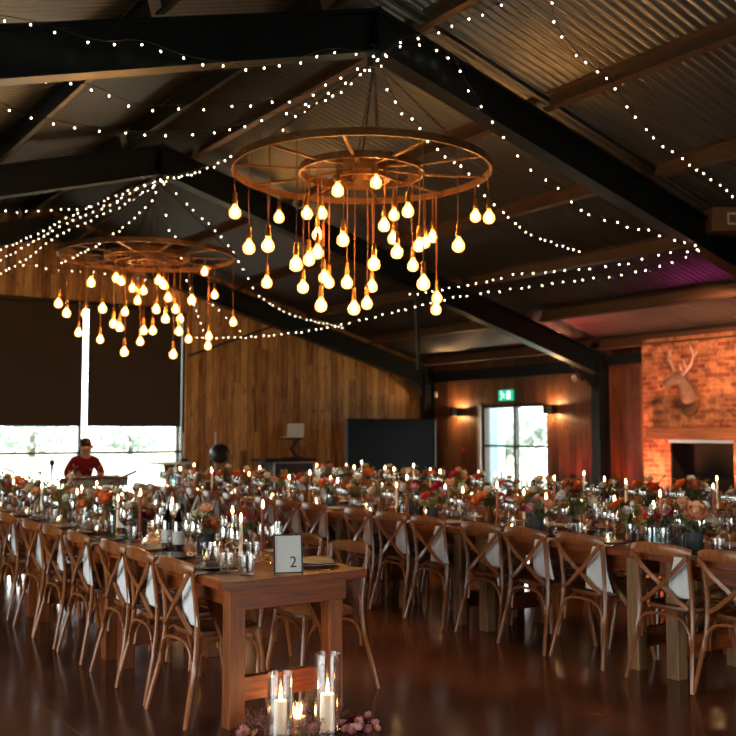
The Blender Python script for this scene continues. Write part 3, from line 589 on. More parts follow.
# ------------------------------------------------------------------ chandeliers
def ring(mb,R,z0,z1,t=.012,seg=64):
    mb.lathe([(R-t,z0),(R,z0),(R,z1),(R-t,z1)],seg,closed=True)
def chandelier(loc,bulbs,apex,lab,seed):
    R=random.Random(seed); c=empty('wheel_chandelier',loc); tag(c,lab,'chandelier')
    a=MB(); ring(a,1.2,-.03,.035,.02,72)
    for k in range(24):
        an=2*PI*k/24; a.box(-.012,.012,-.02,.02,-.008,.008,Matrix.Rotation(an,4,'Z')@Matrix.Translation((1.205,0,0)))
    a.build('outer_ring',M['rust'],c)
    a=MB(); ring(a,.58,-.035,.03,.018,48); a.build('middle_ring',M['rust'],c)
    a=MB(); ring(a,.24,-.03,.12,.014,32); ring(a,.26,-.09,-.055,.03,32); a.lathe([(.08,-.1),(.085,-.1),(.085,.14),(.08,.14)],20,closed=True); a.build('hub',M['rust'],c)
    for k in range(10):
        an=2*PI*(k+.35)/10; T=Matrix.Rotation(an,4,'Z'); s=MB()
        s.sweep([T@V(.24,0,.02),T@V(.57,0,-.005)],.016,.008,4,rect=True).sweep([T@V(.575,0,-.005),T@V(1.185,0,.0)],.014,.009,4,rect=True); s.build('spoke',M['rust'],c,sm=False)
    top=Vector(apex)-Vector(loc)
    for k in range(4):
        an=PI/4+k*PI/2+.3; p0=V(1.19*math.cos(an),1.19*math.sin(an),.03); n=34; ch=MB()
        d=(top-p0); t=d.normalized(); L=d.length; n=int(L/.052); u=t.orthogonal().normalized(); v=t.cross(u)
        for i in range(n):
            q=p0+d*((i+.5)/n); w=u if i%2 else v
            ch.sweep([q+t*.031*math.cos(a2)+w*.012*math.sin(a2) for a2 in [2*PI*j/8 for j in range(8)]],.0045,sides=4,closed=True,cap=False)
        ch.build('suspension_chain',M['chain'],c)
    ch=MB(); ch.sweep([V(0,0,.12),top],.008,sides=6); ch.build('supply_cable',M['wire'],c)
    # one pendant prototype: cord is a part, socket / bulb / filament its sub-parts
    sk=MB().lathe([(.0,.085),(.012,.085),(.016,.078),(.017,.03),(.021,.025),(.021,-.005),(.015,-.012),(0,-.012)],12).mesh('socket',M['brass'])
    bl=MB().lathe([(.013,0),(.015,-.015),(.026,-.034),(.043,-.058),(.048,-.082),(.043,-.106),(.026,-.123),(.0,-.13)],18).mesh('bulb',M['bulb'])
    fm=MB()
    for k in range(7):
        an=2*PI*k/7; fm.sweep([V(.010*math.cos(an),.010*math.sin(an),-.035),V(.021*math.cos(an),.021*math.sin(an),-.075),V(.009*math.cos(an),.009*math.sin(an),-.108)],.0028,sides=5)
    fil=fm.mesh('filament',M['filament'])
    for i,(dx,dy,z) in enumerate(bulbs):
        zb=z-loc[2]+.08
        co_=MB(); co_.sweep(smooth([V(0,0,0),V(R.uniform(-.012,.012),R.uniform(-.012,.012),zb*.5),V(0,0,zb+.085)],4),.0055,sides=6)
        o=co_.build('pendant_cord',M['cord'],c,loc=(dx,dy,0))
        for nm,me in (('socket',sk),('bulb',bl),('filament',fil)):
            b=D.objects.new(nm,me); COL.objects.link(b); b.parent=o; b.location=(0,0,zb); b.scale=(1.1,)*3
    return c
chandelier((4.95,7.4,3.92),BULBS1,(4.97,7.22,4.9),'nearer iron wagon-wheel chandelier with many glowing globe bulbs on amber cords',3)
chandelier((4.97,12.75,3.93),BULBS2,(4.97,12.4,4.9),'farther iron wagon-wheel chandelier with globe bulbs, hanging before the brown blinds',5)
# ------------------------------------------------------------------ fairy light strings
fb_=MB().lathe([(0,.009),(.0045,.006),(.0068,0),(.005,-.006),(0,-.009)],8).mesh('bulb',M['fairy'])
SL_=['string of fairy lights along the top left, nearest the left rafter','short string of fairy lights rising to the top edge from the near ridge','second string of fairy lights at the upper left, below the rafter','lowest swag of fairy lights at the upper left, across the rafters',
'fairy lights following the ridge between the two chandeliers','fairy lights falling right from the near chandelier hook across the roof','fairy lights draped down the near steel rafter on the right','fairy lights crossing the roof at the top right corner','upper swag of fairy lights between the two right-hand rafters','long lower swag of fairy lights from right rafter to gable wall',
'fairy lights dropping from far ridge over the bare timber wall','fairy lights falling steeply behind the far chandelier','middle string of the fan of fairy lights at left','lowest string of the fan of fairy lights at left','upper string of the fan of fairy lights at left','short high string of fairy lights at the far left roof','fairy lights behind the left rim of the far chandelier','fairy lights along the top of the gable wall']
dens=[.19,.16,.19,.19,.16,.19,.19,.19,.19,.18,.26,.45,.2,.2,.2,.2,.24,.2]
for i,pts in enumerate(STRANDS):
    P=smooth(pts,8); base=Vector(pts[0]); e=empty('fairy_light_string',base); tag(e,SL_[i],'string lights','fairy light strings under the roof')
    P=[p-base for p in P]; MB().sweep(P,.0035,sides=4).build('cable',M['wire'],e)
    acc=0; nxt=.06; cnt=0; R=random.Random(i)
    for a,b in zip(P[:-1],P[1:]):
        L=(b-a).length
        while nxt<acc+L and cnt<99:
            q=a.lerp(b,(nxt-acc)/L); o=D.objects.new('bulb',fb_); COL.objects.link(o); o.parent=e; o.rotation_mode='XYZ'; o.location=q+V(R.uniform(-.015,.015),R.uniform(-.015,.015),-.022-R.uniform(0,.025)); o.rotation_euler=(R.uniform(-.5,.5),R.uniform(-.5,.5),0)
            nxt+=dens[i]*R.uniform(.75,1.25); cnt+=1
        acc+=L
# ------------------------------------------------------------------ chair
def make_chair():
    c=empty('crossback_chair'); tag(c,'x','chair'); m=M['chair']
    s=MB(); 
    def ring2(r,z,k=1): return [V(.205*r*(abs(math.cos(a))**.62)*math.copysign(1,math.cos(a))*(1+.06*math.sin(a)),.205*r*(abs(math.sin(a))**.62)*math.copysign(1,math.sin(a)),z) for a in [2*PI*j/28 for j in range(28)]]
    rings=[ring2(.8,.432),ring2(.97,.434),ring2(1.0,.446),ring2(.985,.462),ring2(.80,.464),ring2(.78,.456),ring2(.2,.452)]
    b0=len(s.v)
    for r in rings: s.v+=[tuple(p) for p in r]
    for i in range(len(rings)-1):
        for k in range(28): s.f.append((i*28+k,i*28+(k+1)%28,(i+1)*28+(k+1)%28,(i+1)*28+k))
    s.f.append(tuple(range(28))[::-1]); s.f.append(tuple(6*28+k for k in range(28)))
    s.build('seat',M['cane'],c)
    for sd in (-1,1):
        P=smooth([(sd*.240,-.290,0),(sd*.218,-.255,.16),(sd*.197,-.215,.34),(sd*.190,-.205,.50),(sd*.192,-.222,.66),(sd*.200,-.246,.80)],4)
        MB().sweep(P,[.0118+.003*math.sin(PI*i/(len(P)-1)) for i in range(len(P))],sides=8).build('rear_leg',m,c)
        MB().sweep(smooth([(sd*.165,.165,.445),(sd*.185,.19,.25),(sd*.212,.222,0)],4),[.0185,.018,.017,.0165,.016,.0155,.015,.0145,.014],sides=8).build('front_leg',m,c)
        MB().sweep(smooth([(sd*.203,-.262,.775),(sd*.12,-.262,.69),(sd*.0,-.245-.008*sd,.585),(-sd*.10,-.232,.51),(-sd*.175,-.222,.465)],4),.006,.0125,4,up=(0,0,1),rect=True).build('cross_strap',m,c)
    P=smooth([(-.218,-.238,.790),(-.15,-.262,.800),(0,-.278,.806),(.15,-.262,.800),(.218,-.238,.790)],5)
    n=len(P); MB().sweep(P,[.0105]*n,[.024+.013*math.sin(PI*i/(n-1)) for i in range(n)],10).build('backrest_rail',m,c)
    def hoop(a,b,top,nm):
        a=Vector(a);b=Vector(b); pts=[a,a.lerp(b,.04)+V(0,0,(top-a.z)*.55),a.lerp(b,.2)+V(0,0,(top-a.z)*.92),a.lerp(b,.5)+V(0,0,top-a.z),a.lerp(b,.8)+V(0,0,(top-a.z)*.92),a.lerp(b,.96)+V(0,0,(top-a.z)*.55),b]
        MB().sweep(smooth(pts,3),.0088,sides=7).build(nm,m,c)
    hoop((-.196,-.232,.25),(.196,-.232,.25),.415,'rear_arch'); hoop((-.178,.19,.25),(.178,.19,.25),.42,'front_arch')
    hoop((-.19,-.2,.25),(-.18,.17,.25),.42,'side_arch'); hoop((.19,-.2,.25),(.18,.17,.25),.42,'side_arch')
    return c
CH=Proto(make_chair())
ORD=['first','second','third','fourth','fifth','sixth','seventh','eighth','ninth','tenth','eleventh','twelfth','thirteenth','fourteenth','fifteenth','sixteenth','seventeenth','eighteenth','nineteenth','twentieth','twenty-first']
# ------------------------------------------------------------------ trestle tables
TW=.855
def make_table(L,lm='tleg'):
    t=empty('trestle_table'); tag(t,'x','table')
    top=MB(); n=5
    for k in range(n): top.box(k*TW/n+.001,(k+1)*TW/n-.001,.075,L-.075,.715,.76)
    top.build('tabletop',M['table'],t,sm=False,bevel=.003)
    for ya in (0,L-.073): MB().box(0,TW,ya,ya+.073,.715,.76).build('end_cleat',M['table_x'],t,sm=False,bevel=.003)
    for ya in (.07,L-.10): MB().box(.09,TW-.09,ya,ya+.03,.60,.714).build('end_apron',M['table_x'],t,sm=False,bevel=.003)
    a=MB(); a.box(.09,.115,.1,L-.1,.615,.714).box(TW-.115,TW-.09,.1,L-.1,.615,.714); a.build('apron',M['table'],t,sm=False,bevel=.003)
    for x in (.085,TW-.18):
        for y in (.1,L-.2): MB().box(x,x+.088,y,y+.088,0,.70).build('leg',M[lm],t,sm=False,bevel=.005)
        for y,d in ((.2,1),(L-.2,-1)): MB().bar((x+.047,y,.40),(x+.047,y+d*.30,.69),.035,.06,up=(1,0,0)).build('diagonal_brace',M[lm],t,sm=False)
    for y in (.125,L-.175): MB().box(.175,TW-.18,y,y+.05,.13,.25).build('stretcher',M['table_x'],t,sm=False,bevel=.004)
    return t
T1=Proto(make_table(1.835)); T2=Proto(make_table(1.745,'tleg_raw'))
ROWS=[dict(n='left table row',x=2.15,y0=4.437,L=1.84,nt=5,T=T1,near=[4.98,5.50,5.96,6.64,7.20,7.73,8.48,9.0,9.52,10.3,10.85,11.35,12.15,12.7],far=[5.08,5.60,6.06,6.74,7.25,7.75,8.5,9.02,9.5,10.3,10.85,11.35,12.15,12.7]),
      dict(n='middle table row',x=4.84,y0=2.37,L=1.75,nt=6,T=T2,near=[2.95,3.50,3.98,4.64,5.15,5.64,6.29,6.79,7.28,8.04,8.55,9.03,9.8,10.3,10.78,11.55,12.03,12.5],far=[3.5,4.0,4.6,5.1,5.6,6.3,6.8,7.3,8.05,8.55,9.05,9.8,10.3,10.8,11.55,12.0,12.5]),
      dict(n='back table row',x=7.05,y0=2.1,L=1.75,nt=6,T=T2,near=[3.9,4.75,5.31,5.85,6.30,6.86,7.6,8.1,8.6,9.35,9.85,10.35,11.1,11.6,12.1],far=[3.9,4.75,5.3,5.85,6.30,6.86,7.6,8.1,8.6,9.35,9.85,10.35,11.1,11.6,12.1])]
for r,sh in zip(ROWS,(.05,.06,.08)):
    r['near']=[y-sh for y in r['near']]; r['far']=[y-.04 for y in r['far']]
    k=0
    for i in range(r['nt']):
        y=r['y0']+i*r['L']
        if not any(seen(r['x']+a,y+b,.7,60) for a in (0,TW) for b in (0,r['L']/2,r['L'])): continue
        lab=('rustic timber trestle table with the numbered card, nearest of the left row' if (k==0 and r is ROWS[0]) else '%s timber trestle table from the right in the %s'%(ORD[k],r['n'])); k+=1
        r['T'].get((r['x'],y,0),0,lab,'timber trestle tables')
    r['slots']=[]
    for side in ('near','far'):
        k=0
        for y in r[side]:
            R=random.Random(int(y*100)+len(side))
            near=side=='near'; x=r['x']+.195 if near else r['x']+TW-.195
            if not seen(x+(-.25 if near else .25),y,.8,45): continue
            if r is ROWS[0] and not near and k<2: x+=.23
            lab='bentwood cross-back chair, %s from the right, %s side of the %s'%(ORD[k],side,r['n'])
            CH.get((x+R.uniform(-.008,.008),y,0),(-PI/2 if near else PI/2)+R.uniform(-.04,.04),lab,'cross-back chairs, %s side of the %s'%(side,r['n']))
            r['slots'].append((side,k,y,x)); k+=1
# ------------------------------------------------------------------ place settings
def L_(name,parts,cat):
    e=empty(name); tag(e,'x',cat)
    for nm,mb,mat in parts: mb.build(nm,mat,e)
    return e
def one(name,mb,mat,cat,**k): return tag(mb.build(name,mat,**k),'x',cat)
PL=Proto(one('dinner_plate',MB().lathe([(0,.004),(.085,.004),(.095,.008),(.135,.018),(.137,.021),(.134,.022),(.094,.012),(0,.009)],28),M['dark_ceramic'],'plate'))
PLW=Proto(one('dinner_plate',MB().lathe([(0,.004),(.085,.004),(.095,.008),(.132,.018),(.134,.021),(.131,.022),(.094,.012),(0,.009)],28),M['ceramic'],'plate'))
WG=Proto(L_('wine_glass',[('bowl',MB().lathe([(.006,.095),(.022,.105),(.036,.13),(.041,.165),(.036,.205),(.032,.222),(.030,.222),(.034,.205),(.039,.165),(.034,.131),(.02,.108),(.0,.1)],14),M['stemware']),('stem',MB().lathe([(.036,0),(.036,.003),(.008,.008),(.004,.03),(.004,.08),(.007,.097)],12),M['stemware'])],'wine glass'))
TG=Proto(one('tumbler',MB().lathe([(0,0),(.032,0),(.036,.02),(.041,.095),(.039,.095),(.034,.02),(.03,.012),(0,.012)],14),M['clear'],'glass'))
FT=Proto(L_('champagne_flute',[('bowl',MB().lathe([(.004,.10),(.014,.115),(.021,.15),(.023,.20),(.020,.245),(.019,.245),(.021,.20),(.019,.15),(.012,.118),(0,.11)],12),M['clear']),('stem',MB().lathe([(.032,0),(.032,.003),(.007,.008),(.0035,.03),(.0035,.085),(.005,.10)],10),M['clear'])],'champagne flute'))
KN=Proto(L_('table_knife',[('blade',MB().sweep(smooth([(-.11,0,.004),(-.06,0,.005),(0,0,.004)],4),[.004,.0075,.009,.0095,.0095,.009,.009,.008,.007],.0012,6),M['silver']),('handle',MB().sweep([(0,0,.004),(.04,0,.005),(.09,0,.005)],[.005,.006,.0075],.004,8),M['silver'])],'knife'))
def fork():
    h=MB().sweep(smooth([(-.02,0,.006),(.03,0,.008),(.09,0,.004)],3),[.004,.004,.0045,.005,.006,.007,.0075],.002,6)
    t=MB(); t.sweep([(-.055,0,.006),(-.03,0,.005),(-.02,0,.006)],[.0115,.010,.004],.0015,6)
    for y in (-.009,-.003,.003,.009): t.sweep([(-.1,y,.01),(-.075,y,.006),(-.053,y,.006)],.0014,sides=4)
    return [('handle',h,M['silver']),('tines',t,M['silver'])]
FK=Proto(L_('table_fork',fork(),'fork'))
def napkin(seed,wtop,wbot,drop):
    R=random.Random(seed); ph=R.uniform(0,6)
    def f(u,v):
        # u runs from the plate over the table edge and down
        s=u*(.09+drop); w=wtop+(wbot-wtop)*max(0,(s-.09)/drop); y=(v-.5)*w; fold=.008*math.sin(v*9+ph)*min(1,u*1.5)
        if s<.08: return V(.08-s,y,.004+abs(fold)*.2)
        if s<.105:
            a=(s-.08)/.025*PI/2; return V(-.010*math.sin(a)-.0,y,.004-.01*(1-math.cos(a)))
        return V(-.012-abs(fold)*.7-.002*math.sin(s*30),y+.01*math.sin((s-.1)*14+ph),.004-.01-(s-.105))
    return MB().grid(f,22,14)
NAPS=[Proto(one('linen_napkin',napkin(i,.10+.03*(i%2),.17+.03*(i%3),.25+.02*i),M['white_cloth'] ,'napkin',solid=.003)) for i in range(3)]
NAPB=[Proto(one('linen_napkin',napkin(10+i,.11,.18,.25),M['blush_cloth'],'napkin',solid=.003)) for i in range(1)]
for r in ROWS:
    for side,k,y,x in r['slots']:
        near=side=='near'; sx=1 if near else -1; ex=r['x'] if near else r['x']+TW; R=random.Random(int(y*1000)+k*7+(0 if near else 3))
        if r is not ROWS[1] or True:
            yl=max(y,r['y0']+.2)
        pl='%s place from right, %s side, %s'%(ORD[k],side,r['n'])
        G_=lambda s:'%s on the %s, %s side'%(s,r['n'],side)
        rzz=0 if near else PI
        def put(P,dx,dy,lab,grp,rot=0,z=.76): 
            P.get((ex+sx*dx,yl+sx*dy,z),rzz+rot,lab+', '+pl,G_(grp))
        front=(r is ROWS[0] and k==0)
        if not front: put(PL if (k+len(side))%3 else PLW,.17,0,('charcoal plate' if (k+len(side))%3 else 'white plate'),'dinner plates')
        nb=(r is ROWS[1] and near and 7<=k<=11)
        NP=NAPB[0] if nb else NAPS[(k*2+len(side))%3]
        NP.get((ex+sx*0,yl-.115*1+R.uniform(-.015,.015),.761),rzz,('blush' if nb else 'white')+' napkin draped over table edge, '+pl,G_('draped napkins'))
        put(KN,.15,.19,'silver knife','table knives',R.uniform(-.05,.05)); put(FK,.15,-.19,'silver fork','table forks',R.uniform(-.05,.05))
        put(WG,.31+R.uniform(-.02,.02),.10+R.uniform(-.02,.02),'taller-set wine glass' if 0 else 'left-hand wine glass','left-hand wine glasses')
        put(WG,.29+R.uniform(-.02,.02),-.02+R.uniform(-.02,.02),'middle wine glass','middle wine glasses')
        put(FT,.34+R.uniform(-.02,.02),.20+R.uniform(-.02,.02),'tall flute','champagne flutes')
        put(TG,.30+R.uniform(-.02,.02),-.14+R.uniform(-.02,.02),'clear tumbler','tumblers')
for P in (PL,PLW,WG,FT,TG,KN,FK,*NAPS,*NAPB): P.drop()
# ------------------------------------------------------------------ flowers
def bloom_mesh(col,seed,r=.05,kind='dahlia'):
    R=random.Random(seed); mb=MB(); rings={'dahlia':[(14,1.0,.12),(12,.82,.42),(9,.6,.8),(6,.35,1.2)],'rose':[(7,.85,.35),(6,.72,.75),(5,.5,1.1),(3,.3,1.4)]}[kind]
    for n,rr,el in rings:
        for k in range(n):
            a=2*PI*(k+R.random()*.5)/n; w=(.95 if kind=='rose' else .42)*rr*r*2.2/ (1 if kind=='dahlia' else 1.6)
            ca,sa=math.cos(a),math.sin(a); e=el+R.uniform(-.1,.1)
            def f(u,v,ca=ca,sa=sa,e=e,w=w,rr=rr):
                q=u*r*rr; cup=(.35 if kind=='rose' else .18)*r*u*u; x=q*math.cos(e)-cup*math.sin(e)*0; z=q*math.sin(e)+cup
                y=(v-.5)*w*math.sin(PI*min(.92,.15+u*.85)); x-=abs(v-.5)*r*.15
                return V(x*ca-y*sa,x*sa+y*ca,z)
            mb.grid(f,3,2)
    mb.lathe([(0,0),(.3*r,.05*r),(.4*r,.4*r),(.2*r,.75*r),(0,.8*r)],8)
    return mb.mesh('bloom',M['fl_'+col])
BM={}
def bloom(col,kind,r):
    key=(col,kind,r)
    if key not in BM: BM[key]=bloom_mesh(col,len(BM),r,kind)
    return BM[key]
def foliage_mesh(seed,n,R0,h,mat,nm='foliage'):
    R=random.Random(seed); mb=MB()
    for k in range(n):
        a=R.uniform(0,2*PI); el=R.uniform(.15,1.35); L=R.uniform(.5,1)*R0; d=V(math.cos(a)*math.cos(el),math.sin(a)*math.cos(el),math.sin(el)*h/R0); p0=V(0,0,.10)+d*L*.3; p1=V(0,0,.10)+d*L
        mb.sweep([V(0,0,.10),p0,p1],.0015,sides=3)
        for q in range(5):
            c=p0.lerp(p1,q/4.); s=R.uniform(.014,.03); t=V(R.uniform(-1,1),R.uniform(-1,1),R.uniform(-.3,.8)).normalized(); o=t.orthogonal().normalized()
            mb.poly([c,c+t*s+o*s*.4,c+t*s*2.1,c+t*s-o*s*.4])
    return mb.mesh(nm,mat,sm=False)
FOL=[foliage_mesh(i,22,.16,.16,M['leaf'] if i%2 else M['leafy']) for i in range(4)]
TWG=[foliage_mesh(20+i,16,.2,.34,M['twig'],'dried_sprigs') for i in range(2)]
VS=[MB().lathe([(0,0),(.035,0),(.045,.02),(.05,.06),(.035,.095),(.028,.11),(.031,.12),(.028,.12),(.025,.11),(.031,.094),(.046,.06),(.04,.02),(0,.01)],16).mesh('vase',M['clear']),
    MB().lathe([(0,0),(.04,0),(.05,.03),(.048,.09),(.052,.11),(.049,.11),(.044,.09),(.045,.03),(0,.015)],16).mesh('vase',M['dark_ceramic']),
    MB().lathe([(0,0),(.035,0),(.045,.03),(.03,.08),(.022,.10),(.026,.12),(.022,.12),(.018,.10),(.026,.08),(0,.02)],16).mesh('vase',M['rust'])]
def arrangement(loc,blooms,seed,label,group,scale=1.,vase=None,twigs=False):
    R=random.Random(seed); e=empty('flower_arrangement',loc,R.uniform(0,6)); tag(e,label,'flowers',group); e.scale=(scale,)*3
    def add(me,loc=(0,0,0),rot=(0,0,0),sc=1):
        o=D.objects.new(me.name.split('.')[0],me); COL.objects.link(o); o.parent=e; o.location=loc; o.rotation_euler=rot; o.scale=(sc,)*3; return o
    add(VS[seed%3 if vase is None else vase]); add(FOL[seed%4])
    if twigs: add(TWG[seed%2])
    n=len(blooms)
    for i,(c,k,r) in enumerate(blooms):
        a=2*PI*i/n+R.uniform(-.3,.3); q=.075 if i<n-1 or n<3 else .0; el=R.uniform(.5,1.)
        p=V(q*math.cos(a),q*math.sin(a),.15+.05*R.random()+(.04 if q==0 else 0))
        o=add(bloom(c,k,r),p,V(p.x,p.y,.09).to_track_quat('Z','Y').to_euler(),1.15); o['label']=c+' '+k+' bloom'
    return e
PAL=[[('orange','dahlia',.05),('rust','dahlia',.045),('peach','rose',.042),('cream','rose',.04)],[('crimson','dahlia',.05),('pink','rose',.045),('white','rose',.045),('peach','rose',.045)],[('cream','rose',.05),('peach','rose',.045),('white','rose',.04),('burgundy','dahlia',.04)],[('orange','dahlia',.055),('red','dahlia',.045),('cream','rose',.04)],[('rust','dahlia',.05),('orange','rose',.045),('white','rose',.04),('pink','rose',.04),('burgundy','rose',.04)]]
PN=['orange, rust and cream flowers','crimson, pink and white flowers','cream and peach roses with burgundy','large orange and red dahlias','mixed rust, white and pink flowers']
# candles
def candle(col,h):
    e=empty('taper_candle'); tag(e,'x','candle')
    MB().lathe([(0,0),(.04,0),(.041,.004),(.012,.01),(.009,.03),(.016,.045),(.016,.06),(.012,.06),(.011,.047),(0,.047)],14).build('candle_holder',M['brass'],e)
    MB().lathe([(0,.048),(.0115,.048),(.0095,.05+h),(.004,.052+h),(0,.052+h)],10).build('taper',M[col],e)
    MB().lathe([(0,h+.055),(.006,h+.062),(.0085,h+.072),(.006,h+.088),(.0015,h+.104),(0,h+.106)],10).build('flame',M['flame'],e); return e
CD={c:[Proto(candle(c,h)) for h in (.19,.25)] for c in ('wax_white','wax_red','wax_rust')}
CN={'wax_white':'ivory','wax_red':'burgundy','wax_rust':'terracotta'}
BT=Proto(L_('water_carafe',[('bottle_body',MB().lathe([(0,0),(.04,0),(.044,.01),(.044,.12),(.036,.16),(.016,.20),(.014,.235),(.017,.24),(.017,.25),(.012,.25),(.012,.20),(.034,.158),(.041,.12),(.041,.012),(0,.006)],16),M['water']),('stopper',MB().lathe([(0,.245),(.012,.25),(.016,.262),(.012,.275),(0,.28)],12),M['ceramic'])],'bottle'))
WB=Proto(L_('wine_bottle',[('bottle_body',MB().lathe([(0,0),(.036,0),(.038,.01),(.038,.18),(.033,.205),(.015,.235),(.014,.29),(.016,.29),(.016,.30),(0,.30)],16),M['bottle_green']),('paper_label',MB().lathe([(.0385,.05),(.0392,.05),(.0392,.13),(.0385,.13)],20,closed=True),M['paper'])],'bottle'))
TL=Proto(L_('tealight_glass',[('glass_cup',MB().lathe([(0,0),(.028,0),(.033,.06),(.031,.06),(.026,.006),(0,.006)],14),M['clear']),('tealight',MB().lathe([(0,.007),(.019,.007),(.019,.022),(0,.022)],12),M['wax_white']),('flame',MB().lathe([(0,.022),(.005,.03),(.003,.04),(0,.046)],8),M['flame'])],'candle'))
for ri,r in enumerate(ROWS):
    R=random.Random(50+ri); y0=r['y0']+.30; y1=r['y0']+r['nt']*r['L']-.42; xc=r['x']+TW/2
    cnt={}
    def nm(kind):
        k=cnt.get(kind,0); cnt[kind]=k+1; return ORD[k] if k<len(ORD) else ORD[-1]
    y=y0; i=0
    while y<y1:
        vis=seen(xc,y,.9,10)
        if vis:
            p=(i*3+ri)%5
            if not(ri==0 and i<4):
                o=nm('f%d'%p); arrangement((xc+R.uniform(-.04,.04),y,.76),PAL[p],i*7+ri,'vase of %s, %s such from right, %s'%(PN[p].replace(' flowers',' blooms'),o,r['n'].replace('table ','')),'flower arrangements on the '+r['n'],R.uniform(1.05,1.35)*(.92 if ri==0 else 1),twigs=(ri==0 and i%2==0))
            c=('wax_white','wax_red','wax_rust','wax_white')[(i+ri)%4]
            for dx,dy in (((.10*(1 if i%2 else -1),.17),(-.09*(1 if i%2 else -1),.27)) if i%3==0 else ((.10*(1 if i%2 else -1),.2),)):
                if seen(xc+dx,y+dy,1.1,4):
                    o=nm(c); CD[c][(i+(dx>0))%2].get((xc+dx,y+dy,.76),0,'lit %s taper candle, %s of its colour from the right, %s'%(CN[c],o,r['n']),'taper candles on the '+r['n'])
                c=('wax_white','wax_red','wax_rust')[(i+ri+1)%3]
            if i%2==0 and not(ri==0 and i<2):
                o=nm('b'); BT.get((xc+R.uniform(-.13,.13),y+.36,.76),0,'clear water carafe, %s from the right on the %s'%(o,r['n']),'water carafes on the '+r['n'])
            o=nm('t'); TL.get((xc+(-.14 if i%2 else .14),y+.05,.76),0,'small tealight glass, %s from the right on the %s'%(o,r['n']),'tealights on the '+r['n'])
            i+=1
        y+=.48
for p in (BT,TL,*[q for a in CD.values() for q in a]): p.drop()
# front of the left row, as in the photograph
arrangement((2.86,5.62,.76),[('crimson','dahlia',.07),('red','dahlia',.05),('pink','rose',.045),('rust','dahlia',.04)],1,'vase with the big crimson dahlia near the numbered card','flower arrangements on the left table row',1.05,0)
arrangement((2.56,5.55,.76),[('cream','rose',.06),('cream','rose',.05),('rust','dahlia',.045),('peach','rose',.05)],3,'vase of cream roses behind the first tumbler, left table row','flower arrangements on the left table row',1.1,1)
arrangement((2.55,6.6,.76),[('burgundy','dahlia',.06),('white','rose',.045),('peach','rose',.045)],6,'vase with one burgundy bloom among greenery, left table row','flower arrangements on the left table row',1.0,1,True)
arrangement((2.62,7.5,.76),[('cream','rose',.055),('orange','dahlia',.05),('rust','rose',.05),('white','rose',.04)],9,'tall loose vase of rust and cream flowers, left table row','flower arrangements on the left table row',1.25,2,True)
arrangement((2.7,6.05,.76),[('orange','dahlia',.035),('rust','dahlia',.03)],2,'little vase of rust buds between the cream roses and burgundy bloom','flower arrangements on the left table row',.8,0)
arrangement((5.2,4.33,.76),[('red','dahlia',.06),('crimson','rose',.04)],4,'small vase with a bright red bloom beside two carafes, middle table row','flower arrangements on the middle table row',.95,0)
arrangement((5.12,3.93,.76),[('peach','rose',.075),('cream','rose',.055),('pink','dahlia',.04),('peach','rose',.04)],5,'vase with one large peach rose, right end of the middle table row','flower arrangements on the middle table row',1.15,1)
arrangement((5.1,5.3,.76),[('crimson','dahlia',.05),('pink','rose',.05),('peach','rose',.055),('pink','dahlia',.05)],7,'vase of crimson and coral blooms in front of the glazed door','flower arrangements on the middle table row',1.1,1)
arrangement((5.1,6.55,.76),[('red','dahlia',.05),('red','dahlia',.045),('rust','rose',.045)],8,'vase with a pair of scarlet dahlias, middle of the middle table row','flower arrangements on the middle table row',1.0,1)
for q,(x,y) in enumerate(((5.16,4.18),(5.10,4.24))):
    BT.get((x,y,.76),0,('nearer of two carafes standing together beside the red bloom','farther of two carafes standing together beside the red bloom')[q],'pair of carafes by the red bloom')
for q,(x,y) in enumerate(((2.46,5.72),(2.44,5.85),(2.56,6.95))):
    WB.get((x,y,.76),.4,('dark wine bottle left of the cream roses, nearer one','dark wine bottle left of the cream roses, farther one','dark wine bottle beside the burgundy bloom')[q],'dark wine bottles on the left table row')
for q,(x,y,l) in enumerate(((2.35,5.0,'short tumbler in front of the cream roses'),(2.36,4.60,'largest tumbler beside the numbered card'),(2.21+.1,4.75,'tumbler just behind the one beside the numbered card'))):
    T_=tag(MB().lathe([(0,0),(.033,0),(.037,.02),(.041,.10),(.039,.10),(.034,.02),(.03,.014),(0,.014)],20).build('tumbler',M['clear'],loc=(x,y,.76)),l,'glass','tumblers by the numbered card')
PL2=MB().lathe([(0,.004),(.09,.004),(.1,.008),(.145,.018),(.147,.021),(.144,.022),(.1,.012),(0,.009)],36)
tag(PL2.build('dinner_plate',M['dark_ceramic'],loc=(2.31,4.93,.76)),'dark plate on the table corner nearest the first left chair','plate')
PL3=MB().lathe([(0,.004),(.09,.004),(.1,.008),(.145,.018),(.147,.021),(.144,.022),(.1,.012),(0,.009)],36)
tag(PL3.build('dinner_plate',plain('blue_grey_stoneware',(.20,.20,.24),.25),loc=(2.83,4.72,.76)),'blue grey plate right of the numbered card','plate')
fold=MB()
for k in range(4): fold.grid(lambda u,v,k=k: V((u-.5)*(.23-.012*k),(v-.5)*(.12-.008*k)+.004*math.sin(u*5+k),.004+.007*k+.003*math.sin(u*8+k)+.003*math.sin(v*6)),12,8)
o=fold.build('folded_napkin',plain('caramel_linen',(.62,.36,.17),.85),solid=.006,loc=(2.83,4.72,.778)); o.rotation_euler=(0,0,-.5); tag(o,'caramel napkin folded on the blue grey plate','napkin')
e=empty('butter_knife',(2.80,4.50,.76),.9-.5); tag(e,'gold knife lying near the table end right of the card','knife')
MB().sweep(smooth([(-.11,0,.004),(-.06,0,.005),(0,0,.004)],4),[.004,.0075,.009,.0095,.0095,.009,.009,.008,.007],.0015,6).build('blade',M['gold'],e); MB().sweep([(0,0,.004),(.09,0,.006)],.007,.004,8).build('handle',M['gold'],e)
